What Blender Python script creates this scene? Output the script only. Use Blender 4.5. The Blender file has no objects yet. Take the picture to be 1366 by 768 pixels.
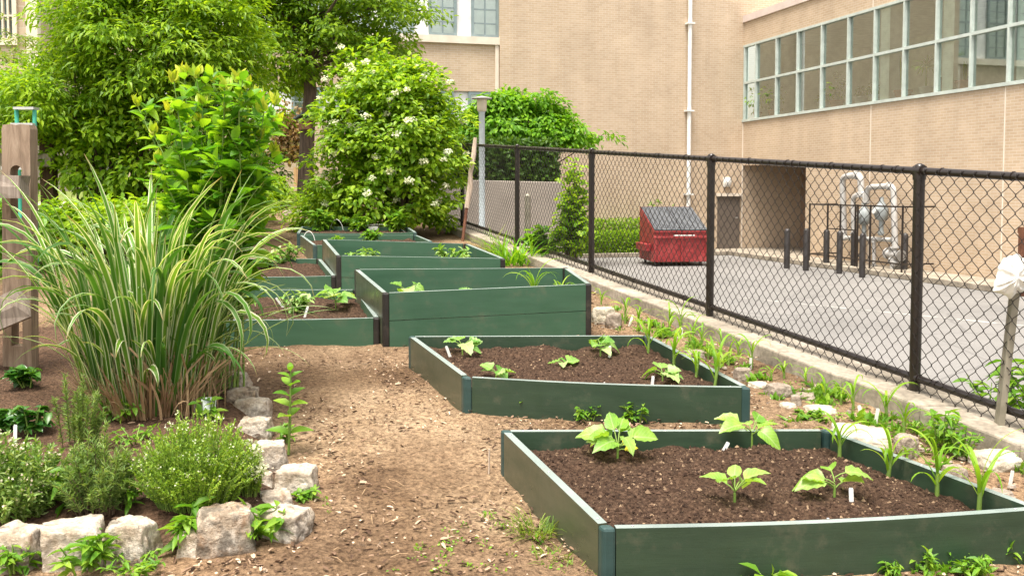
import bpy, bmesh, math, random
import numpy as np
from mathutils import Vector, Matrix, noise
R = math.radians
rng = np.random.default_rng(7)
random.seed(7)
scene = bpy.context.scene
COL = scene.collection

# ------------------------------------------------------------------ camera model
FPX, IW, IH = 1249.0, 1366.0, 768.0
EYE = Vector((0.0, 0.0, 1.58))
TH = R(3.0)
PY0 = 252.0 + FPX * math.tan(TH)      # row of the lens axis (the picture is shifted, horizon at 252)
FW = Vector((0, math.cos(TH), -math.sin(TH)))
UP = Vector((0, math.sin(TH), math.cos(TH)))
SLOPE = 0.0637          # the garden climbs gently away from the camera
LOT = -0.52             # level of the car park behind the fence

def ray(px, py):
    return Vector(((px - 683.0) / FPX, 0, 0)) + FW + UP * ((PY0 - py) / FPX)

def G(px, py, h=0.0):
    """point on the garden slope (raised by h) seen at this place of the photo"""
    d = ray(px, py)
    t = (EYE.z - h) / (SLOPE * d.y - d.z)
    return EYE + d * t

def Lt(px, py, z=LOT):
    d = ray(px, py)
    return EYE + d * ((z - EYE.z) / d.z)

def D(px, py, depth):
    return EYE + ray(px, py) * depth

def depth_of(p):
    return (p - EYE).dot(FW)

# ------------------------------------------------------------------ objects
def tag(o, label=None, cat=None, group=None, kind=None):
    if label: o['label'] = label
    if cat: o['category'] = cat
    if group: o['group'] = group
    if kind: o['kind'] = kind
    return o

def thing(name, label, cat, loc=(0, 0, 0), group=None, rz=0.0):
    o = bpy.data.objects.new(name, None)
    o.empty_display_size = 0.1
    COL.objects.link(o)
    o.location = loc
    o.rotation_euler = (0, 0, rz)
    return tag(o, label, cat, group)

def world_off(o):
    v = Vector((0, 0, 0))
    while o is not None:
        v = v + Vector(o.location)
        o = o.parent
    return v

def link_mesh(name, me, mats, parent=None, origin=None):
    o = bpy.data.objects.new(name, me)
    COL.objects.link(o)
    for m in (mats if isinstance(mats, (list, tuple)) else [mats]):
        me.materials.append(m)
    if parent is not None:
        o.parent = parent
    elif origin is not None:
        o.location = origin
    return o

class MB:
    """collects shapes, then links them as ONE mesh object"""
    def __init__(s):
        s.v = []; s.f = []; s.m = []; s.uv = None; s.sm = []
    def add(s, verts, faces, mi=0, smooth=False):
        b = len(s.v)
        s.v.extend([tuple(v) for v in verts])
        s.f.extend([tuple(i + b for i in f) for f in faces])
        s.m.extend([mi] * len(faces)); s.sm.extend([smooth] * len(faces))
    def hexa(s, p, mi=0):
        # p: 4 bottom points (ccw) + 4 top points
        s.add(p, [(3, 2, 1, 0), (4, 5, 6, 7), (0, 1, 5, 4), (1, 2, 6, 5), (2, 3, 7, 6), (3, 0, 4, 7)], mi)
    def box(s, c, size, rot=None, mi=0):
        x, y, z = [q / 2 for q in size]
        ps = [Vector(q) for q in ((-x, -y, -z), (x, -y, -z), (x, y, -z), (-x, y, -z), (-x, -y, z), (x, -y, z), (x, y, z), (-x, y, z))]
        if rot is not None: ps = [rot @ q for q in ps]
        c = Vector(c)
        s.hexa([q + c for q in ps], mi)
    def span(s, a, b, mi=0):
        a = Vector(a); b = Vector(b)
        s.box((a + b) / 2, [abs(q) for q in (b - a)], None, mi)
    def tube(s, pts, radii, n=8, mi=0, caps=True, smooth=True):
        pts = [Vector(p) for p in pts]
        if not isinstance(radii, (list, tuple)): radii = [radii] * len(pts)
        rings = []; prev = None
        for i, p in enumerate(pts):
            t = (pts[min(i + 1, len(pts) - 1)] - pts[max(i - 1, 0)])
            if t.length < 1e-9: t = Vector((0, 0, 1))
            t.normalize()
            if prev is None:
                a = Vector((1, 0, 0)) if abs(t.x) < .8 else Vector((0, 1, 0))
            else: a = prev
            u = a - t * a.dot(t)
            if u.length < 1e-6: u = t.orthogonal()
            u.normalize(); w = t.cross(u); prev = u
            rings.append([p + (u * math.cos(2 * math.pi * k / n) + w * math.sin(2 * math.pi * k / n)) * radii[i] for k in range(n)])
        vs = [q for r_ in rings for q in r_]
        fs = []
        for i in range(len(pts) - 1):
            for k in range(n):
                k2 = (k + 1) % n
                fs.append((i * n + k, i * n + k2, (i + 1) * n + k2, (i + 1) * n + k))
        s.add(vs, fs, mi, smooth)
        if caps:
            s.add(rings[0][::-1], [tuple(range(n))], mi)
            s.add(rings[-1], [tuple(range(n))], mi)
    def lathe(s, c, prof, n=16, mi=0, smooth=True):
        c = Vector(c); vs = []; fs = []
        for r_, z in prof:
            for k in range(n):
                a = 2 * math.pi * k / n
                vs.append(c + Vector((r_ * math.cos(a), r_ * math.sin(a), z)))
        for i in range(len(prof) - 1):
            for k in range(n):
                k2 = (k + 1) % n
                fs.append((i * n + k, i * n + k2, (i + 1) * n + k2, (i + 1) * n + k))
        s.add(vs, fs, mi, smooth)
        if prof[0][0] > 1e-4: s.add(vs[:n][::-1], [tuple(range(n))], mi)
        if prof[-1][0] > 1e-4: s.add(vs[-n:], [tuple(range(n))], mi)
    def prism(s, outline, ax, ay, az, origin, depth, mi=0):
        """2-D outline in (ax, ay), pushed along az by depth"""
        o = Vector(origin); n = len(outline)
        a = [o + ax * p[0] + ay * p[1] for p in outline]
        b = [q + az * depth for q in a]
        s.add(a + b, [tuple(range(n))[::-1], tuple(range(n, 2 * n))] + [(i, (i + 1) % n, n + (i + 1) % n, n + i) for i in range(n)], mi)
    def build(s, name, mats, parent=None, local=False, origin=None, bevel=0.0):
        me = bpy.data.meshes.new(name)
        off = Vector((0, 0, 0)) if local else (world_off(parent) if parent is not None else (Vector(origin) if origin is not None else Vector((0, 0, 0))))
        vs = s.v if local else [(x - off.x, y - off.y, z - off.z) for x, y, z in s.v]
        me.from_pydata(vs, [], s.f)
        me.polygons.foreach_set('material_index', s.m)
        me.polygons.foreach_set('use_smooth', s.sm)
        me.update()
        o = link_mesh(name, me, mats, parent, origin)
        if bevel:
            b = o.modifiers.new('bevel', 'BEVEL'); b.width = bevel; b.segments = 2; b.limit_method = 'ANGLE'; b.angle_limit = R(40)
        return o

def np_mesh(name, V, F, mats, parent=None, origin=None, uv=None, mi=None, smooth=False):
    """V (n,3) world space, F (m,k) one polygon size"""
    off = world_off(parent) if parent is not None else (Vector(origin) if origin is not None else Vector((0, 0, 0)))
    V = np.asarray(V, dtype=np.float32) - np.array(off, dtype=np.float32)
    F = np.asarray(F, dtype=np.int32)
    me = bpy.data.meshes.new(name)
    me.vertices.add(len(V)); me.vertices.foreach_set('co', V.ravel())
    k = F.shape[1]
    me.loops.add(F.size); me.loops.foreach_set('vertex_index', F.ravel())
    me.polygons.add(len(F))
    me.polygons.foreach_set('loop_start', np.arange(0, F.size, k, dtype=np.int32))
    me.polygons.foreach_set('loop_total', np.full(len(F), k, dtype=np.int32))
    if mi is not None: me.polygons.foreach_set('material_index', np.asarray(mi, dtype=np.int32))
    me.polygons.foreach_set('use_smooth', np.full(len(F), bool(smooth)))
    if uv is not None:
        l = me.uv_layers.new(name='UVMap')
        l.data.foreach_set('uv', np.asarray(uv, dtype=np.float32)[F.ravel()].ravel())
    me.update(calc_edges=True)
    return link_mesh(name, me, mats, parent, origin)

# ------------------------------------------------------------------ leaves
def template(prof, fold=0.15, curl=0.25, wav=0.0):
    """prof: list of (t, half width). returns verts (3 per row) and quads"""
    vs = []
    for i, (t, w) in enumerate(prof):
        z = -curl * t * t
        e = wav * (1 if i % 2 else -1)
        vs += [(-w, t, z + fold * w + e), (0, t, z), (w, t, z + fold * w - e)]
    fs = []
    for i in range(len(prof) - 1):
        a = 3 * i; b = a + 3
        fs += [(a, a + 1, b + 1, b), (a + 1, a + 2, b + 2, b + 1)]
    return np.array(vs), np.array(fs)

T_OVATE = template([(0, .02), (.22, .42), (.5, .5), (.78, .3), (1, .01)], .25, .25)
T_LANCE = template([(0, .05), (.35, .5), (.7, .36), (1, .01)], .25, .3)
T_SIMPLE = template([(0, .04), (.45, .5), (1, .01)], .3, .25)
T_BROAD = template([(0, .06), (.12, .4), (.3, .56), (.5, .5), (.7, .42), (.85, .22), (1, .01)], .3, .35, .03)
T_LOBED = template([(0, .1), (.06, .52), (.28, .6), (.42, .44), (.55, .46), (.75, .25), (.85, .24), (1, .01)], .25, .3, .03)
def variants(prof, fold, curl, wav):
    return [template(prof, fold * a, curl * b, wav * c) for a, b, c in ((1, 1, 1), (.5, 1.8, 2), (1.6, .5, 1.5), (1.1, 2.4, .5), (.4, .2, 2.2))]
V_BROAD = variants([(0, .06), (.12, .4), (.24, .54), (.38, .54), (.5, .5), (.62, .46), (.74, .36), (.86, .2), (1, .01)], .3, .35, .02)
V_LOBED = variants([(0, .1), (.06, .52), (.2, .6), (.34, .5), (.44, .42), (.55, .46), (.68, .34), (.8, .22), (.88, .2), (1, .01)], .25, .3, .025)
T_NEEDLE = template([(0, .3), (.5, .5), (1, .1)], .2, .2)

def norm(a):
    return a / np.maximum(np.linalg.norm(a, axis=-1, keepdims=True), 1e-9)

class Leaves:
    def __init__(s): s.V = []; s.F = []; s.n = 0; s.U = []
    def add(s, T, P, Dd, Nn, L, W):
        tv, tf = T
        P = np.atleast_2d(P); Dd = norm(np.atleast_2d(Dd)); Nn = np.atleast_2d(Nn)
        n = len(P)
        S = norm(np.cross(Dd, Nn)); Nn = np.cross(S, Dd)
        L = np.broadcast_to(np.asarray(L, float), (n,)); W = np.broadcast_to(np.asarray(W, float), (n,))
        v = (P[:, None, :] + Dd[:, None, :] * (tv[None, :, 1:2] * L[:, None, None])
             + S[:, None, :] * (tv[None, :, 0:1] * W[:, None, None])
             + Nn[:, None, :] * (tv[None, :, 2:3] * L[:, None, None]))
        m = len(tv)
        f = tf[None] + (np.arange(n) * m)[:, None, None] + s.n
        s.V.append(v.reshape(-1, 3)); s.F.append(f.reshape(-1, 4)); s.n += n * m
        u = np.stack([tv[:, 0] + .5, tv[:, 1]], 1)
        s.U.append(np.tile(u, (n, 1)))
    def ribbon(s, pts, width, side, prof=None, fold=.25):
        """one strap leaf along pts (k,3)"""
        pts = np.asarray(pts, float); k = len(pts)
        if prof is None: prof = [min(1, .55 + 1.5 * t) * (1 - t ** 3) + .02 for t in np.linspace(0, 1, k)]
        side = np.asarray(side, float); side = side / (np.linalg.norm(side) + 1e-9)
        tan = norm(np.gradient(pts, axis=0)); nn = norm(np.cross(np.broadcast_to(side, (k, 3)), tan))
        w = np.array(prof)[:, None] * width / 2
        a = pts - side * w + nn * w * fold; c = pts + side * w + nn * w * fold
        v = np.stack([a, pts, c], 1).reshape(-1, 3)
        f = []
        for i in range(k - 1):
            x = 3 * i; y = x + 3
            f += [(x, x + 1, y + 1, y), (x + 1, x + 2, y + 2, y + 1)]
        s.V.append(v); s.F.append(np.array(f) + s.n); s.n += len(v)
        t = np.linspace(0, 1, k)
        s.U.append(np.stack([np.tile([0, .5, 1.], k), np.repeat(t, 3)], 1))
    def build(s, name, mat, parent=None, origin=None, smooth=True):
        return np_mesh(name, np.concatenate(s.V), np.concatenate(s.F), mat, parent, origin, np.concatenate(s.U), smooth=smooth)

def sph(n, g=None):
    g = g or rng
    return norm(g.normal(size=(n, 3)))

def puff(lv, T, c, r, n, L, W, droop=.3, flat=1.0, up=1.0):
    """a clump of leaves round c; r may be a 3-vector"""
    r = np.broadcast_to(np.asarray(r, float), (3,))
    d = sph(n); rad = rng.random(n) ** .45
    P = np.asarray(c) + d * rad[:, None] * r
    Dd = d * .7 + sph(n) * .6 + np.array([0, 0, -droop])
    Nn = np.array([0, 0, up]) + d * .45 + sph(n) * .45
    s = .65 + .7 * rng.random(n)
    lv.add(T, P, Dd, Nn, L * s, W * s)

# ------------------------------------------------------------------ ribs of the garden plan
FD = ray(261, 171); FDH = Vector((FD.x, FD.y, 0)).normalized()          # direction of the fence
KB = G(1225, 523, .10)                                                  # foot of the near fence post
KS = FD.x / FD.y
def fence_x(y): return KB.x + (y - KB.y) * KS
KERB_W = .20
def kerb_x(y): return fence_x(y) - KERB_W * 1.05

STONE_LINE = [G(x, y) for x, y in ((338, 498), (356, 530), (362, 560), (380, 600), (400, 640), (400, 690), (340, 728), (250, 735), (140, 742), (-30, 748), (-260, 750))]
BACK_LINE = [G(x, y) for x, y in ((-260, 470), (0, 455), (120, 440), (260, 440), (320, 470))]
BED_POLY = [(p.x, p.y) for p in STONE_LINE] + [(p.x, p.y) for p in BACK_LINE]
def poly_dist(X, Y, poly):
    """signed distance, positive inside"""
    X = np.asarray(X, float); Y = np.asarray(Y, float)
    ins = np.zeros(X.shape, bool); dm = np.full(X.shape, 1e9)
    n = len(poly)
    for i in range(n):
        x1, y1 = poly[i]; x2, y2 = poly[(i + 1) % n]
        c = ((y1 > Y) != (y2 > Y)) & (X < (x2 - x1) * (Y - y1) / ((y2 - y1) if abs(y2 - y1) > 1e-9 else 1e-9) + x1)
        ins ^= c
        t = np.clip(((X - x1) * (x2 - x1) + (Y - y1) * (y2 - y1)) / ((x2 - x1) ** 2 + (y2 - y1) ** 2), 0, 1)
        dm = np.minimum(dm, np.hypot(X - x1 - t * (x2 - x1), Y - y1 - t * (y2 - y1)))
    return np.where(ins, dm, -dm)
def plain(Y):
    return np.where(Y < 23, SLOPE * Y, SLOPE * 23 + (Y - 23) * .012)
def mound(X, Y):
    d = poly_dist(X, Y, BED_POLY)
    t = np.clip((d + .02) / .3, 0, 1)
    return .10 * t * t * (3 - 2 * t)
def gz(x, y):
    return float(plain(np.array([y]))[0] + mound(np.array([x]), np.array([y]))[0])
def GB(px, py):
    """ground point on path or herb bed"""
    p = G(px, py)
    for _ in range(4):
        h = float(mound(np.array([p.x]), np.array([p.y]))[0])
        p = G(px, py, h)
    return p
# ------------------------------------------------------------------ materials
def new_mat(name):
    m = bpy.data.materials.new(name); m.use_nodes = True
    nt = m.node_tree; b = nt.nodes['Principled BSDF']
    return m, nt, b
def N(nt, t, **kw):
    n = nt.nodes.new(t)
    for k, v in kw.items():
        if k in n.inputs: n.inputs[k].default_value = v
        else: setattr(n, k, v)
    return n
def ramp(nt, src, stops):
    r_ = nt.nodes.new('ShaderNodeValToRGB')
    e = r_.color_ramp.elements
    while len(e) < len(stops): e.new(0.5)
    for i, (p, c) in enumerate(stops):
        e[i].position = p; e[i].color = (*c, 1) if len(c) == 3 else c
    nt.links.new(src, r_.inputs[0])
    return r_.outputs[0]
def obj_coord(nt, scale=(1, 1, 1)):
    tc = nt.nodes.new('ShaderNodeTexCoord'); mp = nt.nodes.new('ShaderNodeMapping')
    mp.inputs['Scale'].default_value = scale
    nt.links.new(tc.outputs['Object'], mp.inputs['Vector'])
    return mp.outputs[0]
def bump(nt, b, h, strength=.4, dist=.02):
    bp = nt.nodes.new('ShaderNodeBump'); bp.inputs['Strength'].default_value = strength; bp.inputs['Distance'].default_value = dist
    nt.links.new(h, bp.inputs['Height']); nt.links.new(bp.outputs[0], b.inputs['Normal'])
def mixc(nt, fac, a, b_, mode='MIX'):
    m = nt.nodes.new('ShaderNodeMix'); m.data_type = 'RGBA'; m.blend_type = mode
    for i, s in ((0, fac), (6, a), (7, b_)):
        if hasattr(s, 'is_linked'): nt.links.new(s, m.inputs[i])
        else: m.inputs[i].default_value = s if i == 0 else ((*s, 1) if len(s) == 3 else s)
    return m.outputs[2]

def noisy(name, stops, scale=6, detail=6, rough=.7, bumpk=.0, bscale=None, spec=.4, stretch=(1, 1, 1), metal=0, bdist=.01, fine=None):
    m, nt, b = new_mat(name)
    co = obj_coord(nt, stretch)
    n = N(nt, 'ShaderNodeTexNoise', Scale=scale, Detail=detail, Roughness=.6); nt.links.new(co, n.inputs['Vector'])
    c = ramp(nt, n.outputs[0], stops)
    if fine:
        n3 = N(nt, 'ShaderNodeTexNoise', Scale=fine[0], Detail=3); nt.links.new(co, n3.inputs['Vector'])
        g = ramp(nt, n3.outputs[0], [(.3, (fine[1],) * 3), (.7, (fine[2],) * 3)])
        c = mixc(nt, 1.0, c, g, 'MULTIPLY')
    nt.links.new(c, b.inputs['Base Color'])
    b.inputs['Roughness'].default_value = rough; b.inputs['Specular IOR Level'].default_value = spec; b.inputs['Metallic'].default_value = metal
    if bumpk:
        n2 = N(nt, 'ShaderNodeTexNoise', Scale=bscale or scale * 5, Detail=6, Roughness=.65); nt.links.new(co, n2.inputs['Vector'])
        bump(nt, b, n2.outputs[0], bumpk, bdist)
    return m

def leaf_mat(name, cols, trans=.4, tcol=None, rough=.45, spec=.35, stripe=None, scale=3.0, vein=0):
    """cols: two or three greens picked leaf by leaf"""
    m, nt, b = new_mat(name)
    g = nt.nodes.new('ShaderNodeNewGeometry')
    st = [(i / max(1, len(cols) - 1), c) for i, c in enumerate(cols)]
    c = ramp(nt, g.outputs['Random Per Island'], st)
    co = obj_coord(nt); n = N(nt, 'ShaderNodeTexNoise', Scale=scale, Detail=3); nt.links.new(co, n.inputs['Vector'])
    gg = ramp(nt, n.outputs[0], [(.3, (.72, .78, .7)), (.7, (1.2, 1.12, 1.0))])
    c = mixc(nt, 1.0, c, gg, 'MULTIPLY')
    if stripe:
        uv = nt.nodes.new('ShaderNodeUVMap'); uv.uv_map = 'UVMap'
        sx = nt.nodes.new('ShaderNodeSeparateXYZ'); nt.links.new(uv.outputs[0], sx.inputs[0])
        s = ramp(nt, sx.outputs[0], [(0, (1, 1, 1)), (.16, (1, 1, 1)), (.21, (0, 0, 0)), (.79, (0, 0, 0)), (.84, (1, 1, 1)), (1, (1, 1, 1))])
        rr = ramp(nt, g.outputs['Random Per Island'], [(.0, (.0,) * 3), (.3, (.3,) * 3), (.75, (.95,) * 3)])
        fac = nt.nodes.new('ShaderNodeMath'); fac.operation = 'MULTIPLY'
        nt.links.new(s, fac.inputs[0]); nt.links.new(rr, fac.inputs[1])
        c = mixc(nt, fac.outputs[0], c, stripe)
        tipf = ramp(nt, sx.outputs[1], [(.93, (0, 0, 0)), (.99, (1, 1, 1))])
        tr_ = ramp(nt, g.outputs['Random Per Island'], [(.45, (0, 0, 0)), (.6, (.9,) * 3)])
        c = mixc(nt, mixc(nt, 1.0, tipf, tr_, 'MULTIPLY'), c, (.36, .23, .11))
    if vein:
        uv = nt.nodes.new('ShaderNodeUVMap'); uv.uv_map = 'UVMap'
        sx = nt.nodes.new('ShaderNodeSeparateXYZ'); nt.links.new(uv.outputs[0], sx.inputs[0])
        ab = nt.nodes.new('ShaderNodeMath'); ab.operation = 'SUBTRACT'; nt.links.new(sx.outputs[0], ab.inputs[0]); ab.inputs[1].default_value = .5
        a2 = nt.nodes.new('ShaderNodeMath'); a2.operation = 'ABSOLUTE'; nt.links.new(ab.outputs[0], a2.inputs[0])
        mid = ramp(nt, a2.outputs[0], [(0, (1, 1, 1)), (.025, (1, 1, 1)), (.05, (0, 0, 0))])
        # side veins run slanting out of the midrib
        l = nt.nodes.new('ShaderNodeMath'); l.operation = 'MULTIPLY_ADD'; nt.links.new(a2.outputs[0], l.inputs[0]); l.inputs[1].default_value = -.75; nt.links.new(sx.outputs[1], l.inputs[2])
        f = nt.nodes.new('ShaderNodeMath'); f.operation = 'MULTIPLY'; nt.links.new(l.outputs[0], f.inputs[0]); f.inputs[1].default_value = 7
        fr = nt.nodes.new('ShaderNodeMath'); fr.operation = 'FRACT'; nt.links.new(f.outputs[0], fr.inputs[0])
        sv = ramp(nt, fr.outputs[0], [(0, (.55,) * 3), (.10, (.4,) * 3), (.2, (0, 0, 0)), (.92, (0, 0, 0)), (1, (.55,) * 3)])
        vv = mixc(nt, 1.0, mid, sv, 'LIGHTEN')
        fac = nt.nodes.new('ShaderNodeMath'); fac.operation = 'MULTIPLY'; nt.links.new(vv, fac.inputs[0]); fac.inputs[1].default_value = vein
        c = mixc(nt, fac.outputs[0], c, (.55, .62, .32))
    nt.links.new(c, b.inputs['Base Color'])
    b.inputs['Roughness'].default_value = rough; b.inputs['Specular IOR Level'].default_value = spec
    t = nt.nodes.new('ShaderNodeBsdfTranslucent')
    tc = mixc(nt, 1.0, c, tcol or (1.5, 1.35, .6), 'MULTIPLY'); nt.links.new(tc, t.inputs[0])
    mx = nt.nodes.new('ShaderNodeMixShader'); mx.inputs[0].default_value = trans
    out = nt.nodes['Material Output']
    nt.links.new(b.outputs[0], mx.inputs[1]); nt.links.new(t.outputs[0], mx.inputs[2]); nt.links.new(mx.outputs[0], out.inputs[0])
    return m

M = {}
# --- leaves
M['tree'] = leaf_mat('tree_leaf', [(.09, .20, .010), (.18, .33, .016), (.28, .43, .025)], trans=.48)
M['shrub'] = leaf_mat('shrub_leaf', [(.11, .24, .010), (.22, .39, .018), (.34, .50, .03)], trans=.48)
M['shrub_dark'] = leaf_mat('hedge_leaf', [(.035, .09, .012), (.07, .16, .018), (.11, .21, .02)])
M['vib'] = leaf_mat('viburnum_leaf', [(.11, .25, .012), (.24, .42, .02), (.38, .55, .05)], trans=.48)
M['dog'] = leaf_mat('dogwood_leaf', [(.08, .22, .010), (.15, .36, .016), (.24, .45, .025)], trans=.48)
M['therm'] = leaf_mat('perennial_leaf', [(.07, .22, .015), (.15, .36, .02), (.28, .49, .03)], trans=.48)
M['bud'] = leaf_mat('bud_leaf', [(.28, .46, .03), (.42, .55, .05), (.52, .56, .06)])
M['varieg'] = leaf_mat('striped_blade', [(.045, .15, .02), (.085, .23, .025), (.17, .34, .04)], trans=.4, stripe=(.74, .78, .55))
M['straw'] = noisy('straw', [(.3, (.25, .15, .08)), (.7, (.45, .32, .18))], 20, stretch=(1, 1, .1))
M['corn'] = leaf_mat('corn_leaf', [(.14, .32, .02), (.22, .42, .03), (.32, .48, .05)], trans=.45)
M['squash'] = leaf_mat('squash_leaf', [(.10, .28, .03), (.19, .38, .05), (.36, .50, .20)], trans=.35, rough=.42, spec=.6, vein=.35, scale=25)
M['egg'] = leaf_mat('eggplant_leaf', [(.12, .32, .03), (.22, .43, .04), (.36, .52, .15)], trans=.4, rough=.42, spec=.6, vein=.35, scale=25)
M['yellow'] = leaf_mat('yellow_leaf', [(.6, .5, .02), (.7, .6, .05)], trans=.4)
M['basil'] = leaf_mat('basil_leaf', [(.025, .11, .015), (.05, .17, .02), (.09, .22, .03)], trans=.3, rough=.35, spec=.6)
M['thyme'] = leaf_mat('thyme_leaf', [(.16, .31, .035), (.27, .44, .05), (.40, .54, .11)])
M['rosem'] = leaf_mat('rosemary_leaf', [(.12, .23, .06), (.21, .33, .09), (.31, .42, .15)])
M['sage'] = leaf_mat('sage_leaf', [(.11, .23, .04), (.2, .34, .07), (.34, .44, .19)])
M['weed'] = leaf_mat('weed_leaf', [(.09, .24, .02), (.16, .34, .03), (.26, .42, .05)], trans=.42)
M['lawn'] = leaf_mat('lawn_blade', [(.10, .2, .02), (.18, .28, .03), (.28, .32, .06)])
M['rust'] = leaf_mat('vine_leaf', [(.16, .10, .05), (.30, .19, .09), (.30, .30, .10)])
M['white_petal'] = leaf_mat('white_petal', [(.60, .64, .42), (.80, .80, .68)], trans=.3, tcol=(1, 1, .9))
M['lilac_petal'] = leaf_mat('pale_petal', [(.7, .6, .5), (.8, .72, .62)], trans=.3, tcol=(1, 1, .9))
M['stem'] = noisy('green_stem', [(.3, (.10, .20, .03)), (.7, (.22, .30, .06))], 8, rough=.6)
M['wstem'] = noisy('woody_stem', [(.3, (.08, .055, .035)), (.7, (.2, .14, .09))], 12, rough=.85)
M['bark'] = noisy('bark', [(.3, (.05, .035, .025)), (.7, (.16, .11, .08))], 6, stretch=(3, 3, .5), rough=.95, bumpk=.8, bscale=14, bdist=.04)
# --- ground
def ground_mat():
    m, nt, b = new_mat('mulched_earth')
    co = obj_coord(nt)
    n1 = N(nt, 'ShaderNodeTexNoise', Scale=1.3, Detail=7, Roughness=.62); nt.links.new(co, n1.inputs['Vector'])
    n2 = N(nt, 'ShaderNodeTexNoise', Scale=38, Detail=5, Roughness=.7); nt.links.new(co, n2.inputs['Vector'])
    n3 = N(nt, 'ShaderNodeTexVoronoi', Scale=55, Randomness=1.0); nt.links.new(co, n3.inputs['Vector'])
    path = ramp(nt, n1.outputs[0], [(.30, (.125, .080, .048)), (.46, (.215, .144, .087)), (.58, (.28, .197, .122)), (.72, (.355, .262, .170))])
    path = mixc(nt, 1.0, path, ramp(nt, n2.outputs[0], [(.34, (.42, .38, .35)), (.5, (.92, .9, .88)), (.68, (1.4, 1.38, 1.34))]), 'MULTIPLY')
    n5 = N(nt, 'ShaderNodeTexNoise', Scale=.75, Detail=4, Roughness=.55, Distortion=.6); nt.links.new(co, n5.inputs['Vector'])
    path = mixc(nt, 1.0, path, ramp(nt, n5.outputs[0], [(.36, (.70, .66, .62)), (.5, (1, 1, 1)), (.64, (1.22, 1.2, 1.18))]), 'MULTIPLY')
    soil = ramp(nt, n1.outputs[0], [(.3, (.06, .036, .023)), (.7, (.15, .092, .058))])
    soil = mixc(nt, 1.0, soil, ramp(nt, n2.outputs[0], [(.32, (.5, .5, .5)), (.7, (1.5, 1.45, 1.4))]), 'MULTIPLY')
    at = nt.nodes.new('ShaderNodeAttribute'); at.attribute_name = 'bed'
    lawn = ramp(nt, n2.outputs[0], [(.3, (.10, .17, .03)), (.7, (.24, .28, .07))])
    at2 = nt.nodes.new('ShaderNodeAttribute'); at2.attribute_name = 'lawn'
    c = mixc(nt, at.outputs['Fac'], path, soil)
    c = mixc(nt, at2.outputs['Fac'], c, lawn)
    nt.links.new(c, b.inputs['Base Color']); b.inputs['Roughness'].default_value = .95; b.inputs['Specular IOR Level'].default_value = .15
    ad = nt.nodes.new('ShaderNodeMath'); ad.operation = 'ADD'
    nt.links.new(n2.outputs[0], ad.inputs[0]); nt.links.new(n3.outputs['Distance'], ad.inputs[1])
    bump(nt, b, ad.outputs[0], .9, .02)
    return m
M['ground'] = ground_mat()
M['soil'] = noisy('potting_soil', [(.30, (.018, .0105, .007)), (.5, (.058, .034, .021)), (.72, (.135, .083, .053))], 62, 8, .95, 1.0, 120, .15, bdist=.012)
def crumb_mat(name, cols, rough=.9):
    m, nt, b = new_mat(name)
    g = nt.nodes.new('ShaderNodeNewGeometry')
    c = ramp(nt, g.outputs['Random Per Island'], [(i / (len(cols) - 1), q) for i, q in enumerate(cols)])
    nt.links.new(c, b.inputs['Base Color']); b.inputs['Roughness'].default_value = rough; b.inputs['Specular IOR Level'].default_value = .2
    return m
M['crumb'] = crumb_mat('soil_crumb', [(.02, .011, .007), (.04, .022, .014), (.06, .035, .022), (.03, .017, .011), (.075, .043, .027), (.05, .03, .02), (.10, .06, .038), (.30, .21, .13)])
M['chip'] = crumb_mat('bark_chip', [(.05, .03, .019), (.11, .066, .042), (.20, .125, .08), (.33, .225, .15), (.60, .48, .35)])
def asphalt():
    m, nt, b = new_mat('asphalt')
    co = obj_coord(nt)
    n1 = N(nt, 'ShaderNodeTexNoise', Scale=.35, Detail=6, Roughness=.6); nt.links.new(co, n1.inputs['Vector'])
    n2 = N(nt, 'ShaderNodeTexNoise', Scale=60, Detail=4); nt.links.new(co, n2.inputs['Vector'])
    v = N(nt, 'ShaderNodeTexVoronoi', Scale=.33); v.feature = 'DISTANCE_TO_EDGE'
    w = N(nt, 'ShaderNodeTexNoise', Scale=1.4, Detail=4); nt.links.new(co, w.inputs['Vector'])
    wm = mixc(nt, .12, co, w.outputs['Color'], 'ADD'); nt.links.new(wm, v.inputs['Vector'])
    c = ramp(nt, n1.outputs[0], [(.3, (.155, .15, .143)), (.7, (.215, .207, .197))])
    c = mixc(nt, 1.0, c, ramp(nt, n2.outputs[0], [(.3, (.82, .82, .82)), (.7, (1.15, 1.15, 1.15))]), 'MULTIPLY')
    oil = N(nt, 'ShaderNodeTexNoise', Scale=.9, Detail=5, Roughness=.7, Distortion=.8); nt.links.new(co, oil.inputs['Vector'])
    c = mixc(nt, 1.0, c, ramp(nt, oil.outputs[0], [(.30, (.72,) * 3), (.42, (1,) * 3), (.62, (1,) * 3), (.7, (1.12,) * 3)]), 'MULTIPLY')
    cr = ramp(nt, v.outputs['Distance'], [(.0, (.55,) * 3), (.008, (1,) * 3)])
    c = mixc(nt, .7, c, cr, 'MULTIPLY')
    nt.links.new(c, b.inputs['Base Color']); b.inputs['Roughness'].default_value = .85
    bump(nt, b, n2.outputs[0], .3, .01)
    return m
M['asphalt'] = asphalt()
M['worn_paint'] = noisy('worn_paint', [(.40, (.19, .185, .175)), (.56, (.42, .41, .38))], 7, 8, .85)
M['paver'] = noisy('pale_paving', [(.3, (.42, .36, .30)), (.7, (.55, .47, .40))], 4, rough=.9)
M['concrete'] = noisy('concrete', [(.3, (.17, .145, .11)), (.5, (.29, .25, .195)), (.75, (.42, .37, .30))], 3.2, 8, .92, .5, 40, bdist=.008, fine=(35, .75, 1.2))
M['beige_wall'] = noisy('beige_render', [(.3, (.30, .26, .22)), (.7, (.39, .34, .29))], 1.2, 6, .9)
M['cream'] = noisy('cream_stone', [(.3, (.62, .54, .44)), (.7, (.74, .66, .56))], 3, 5, .8)
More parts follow.
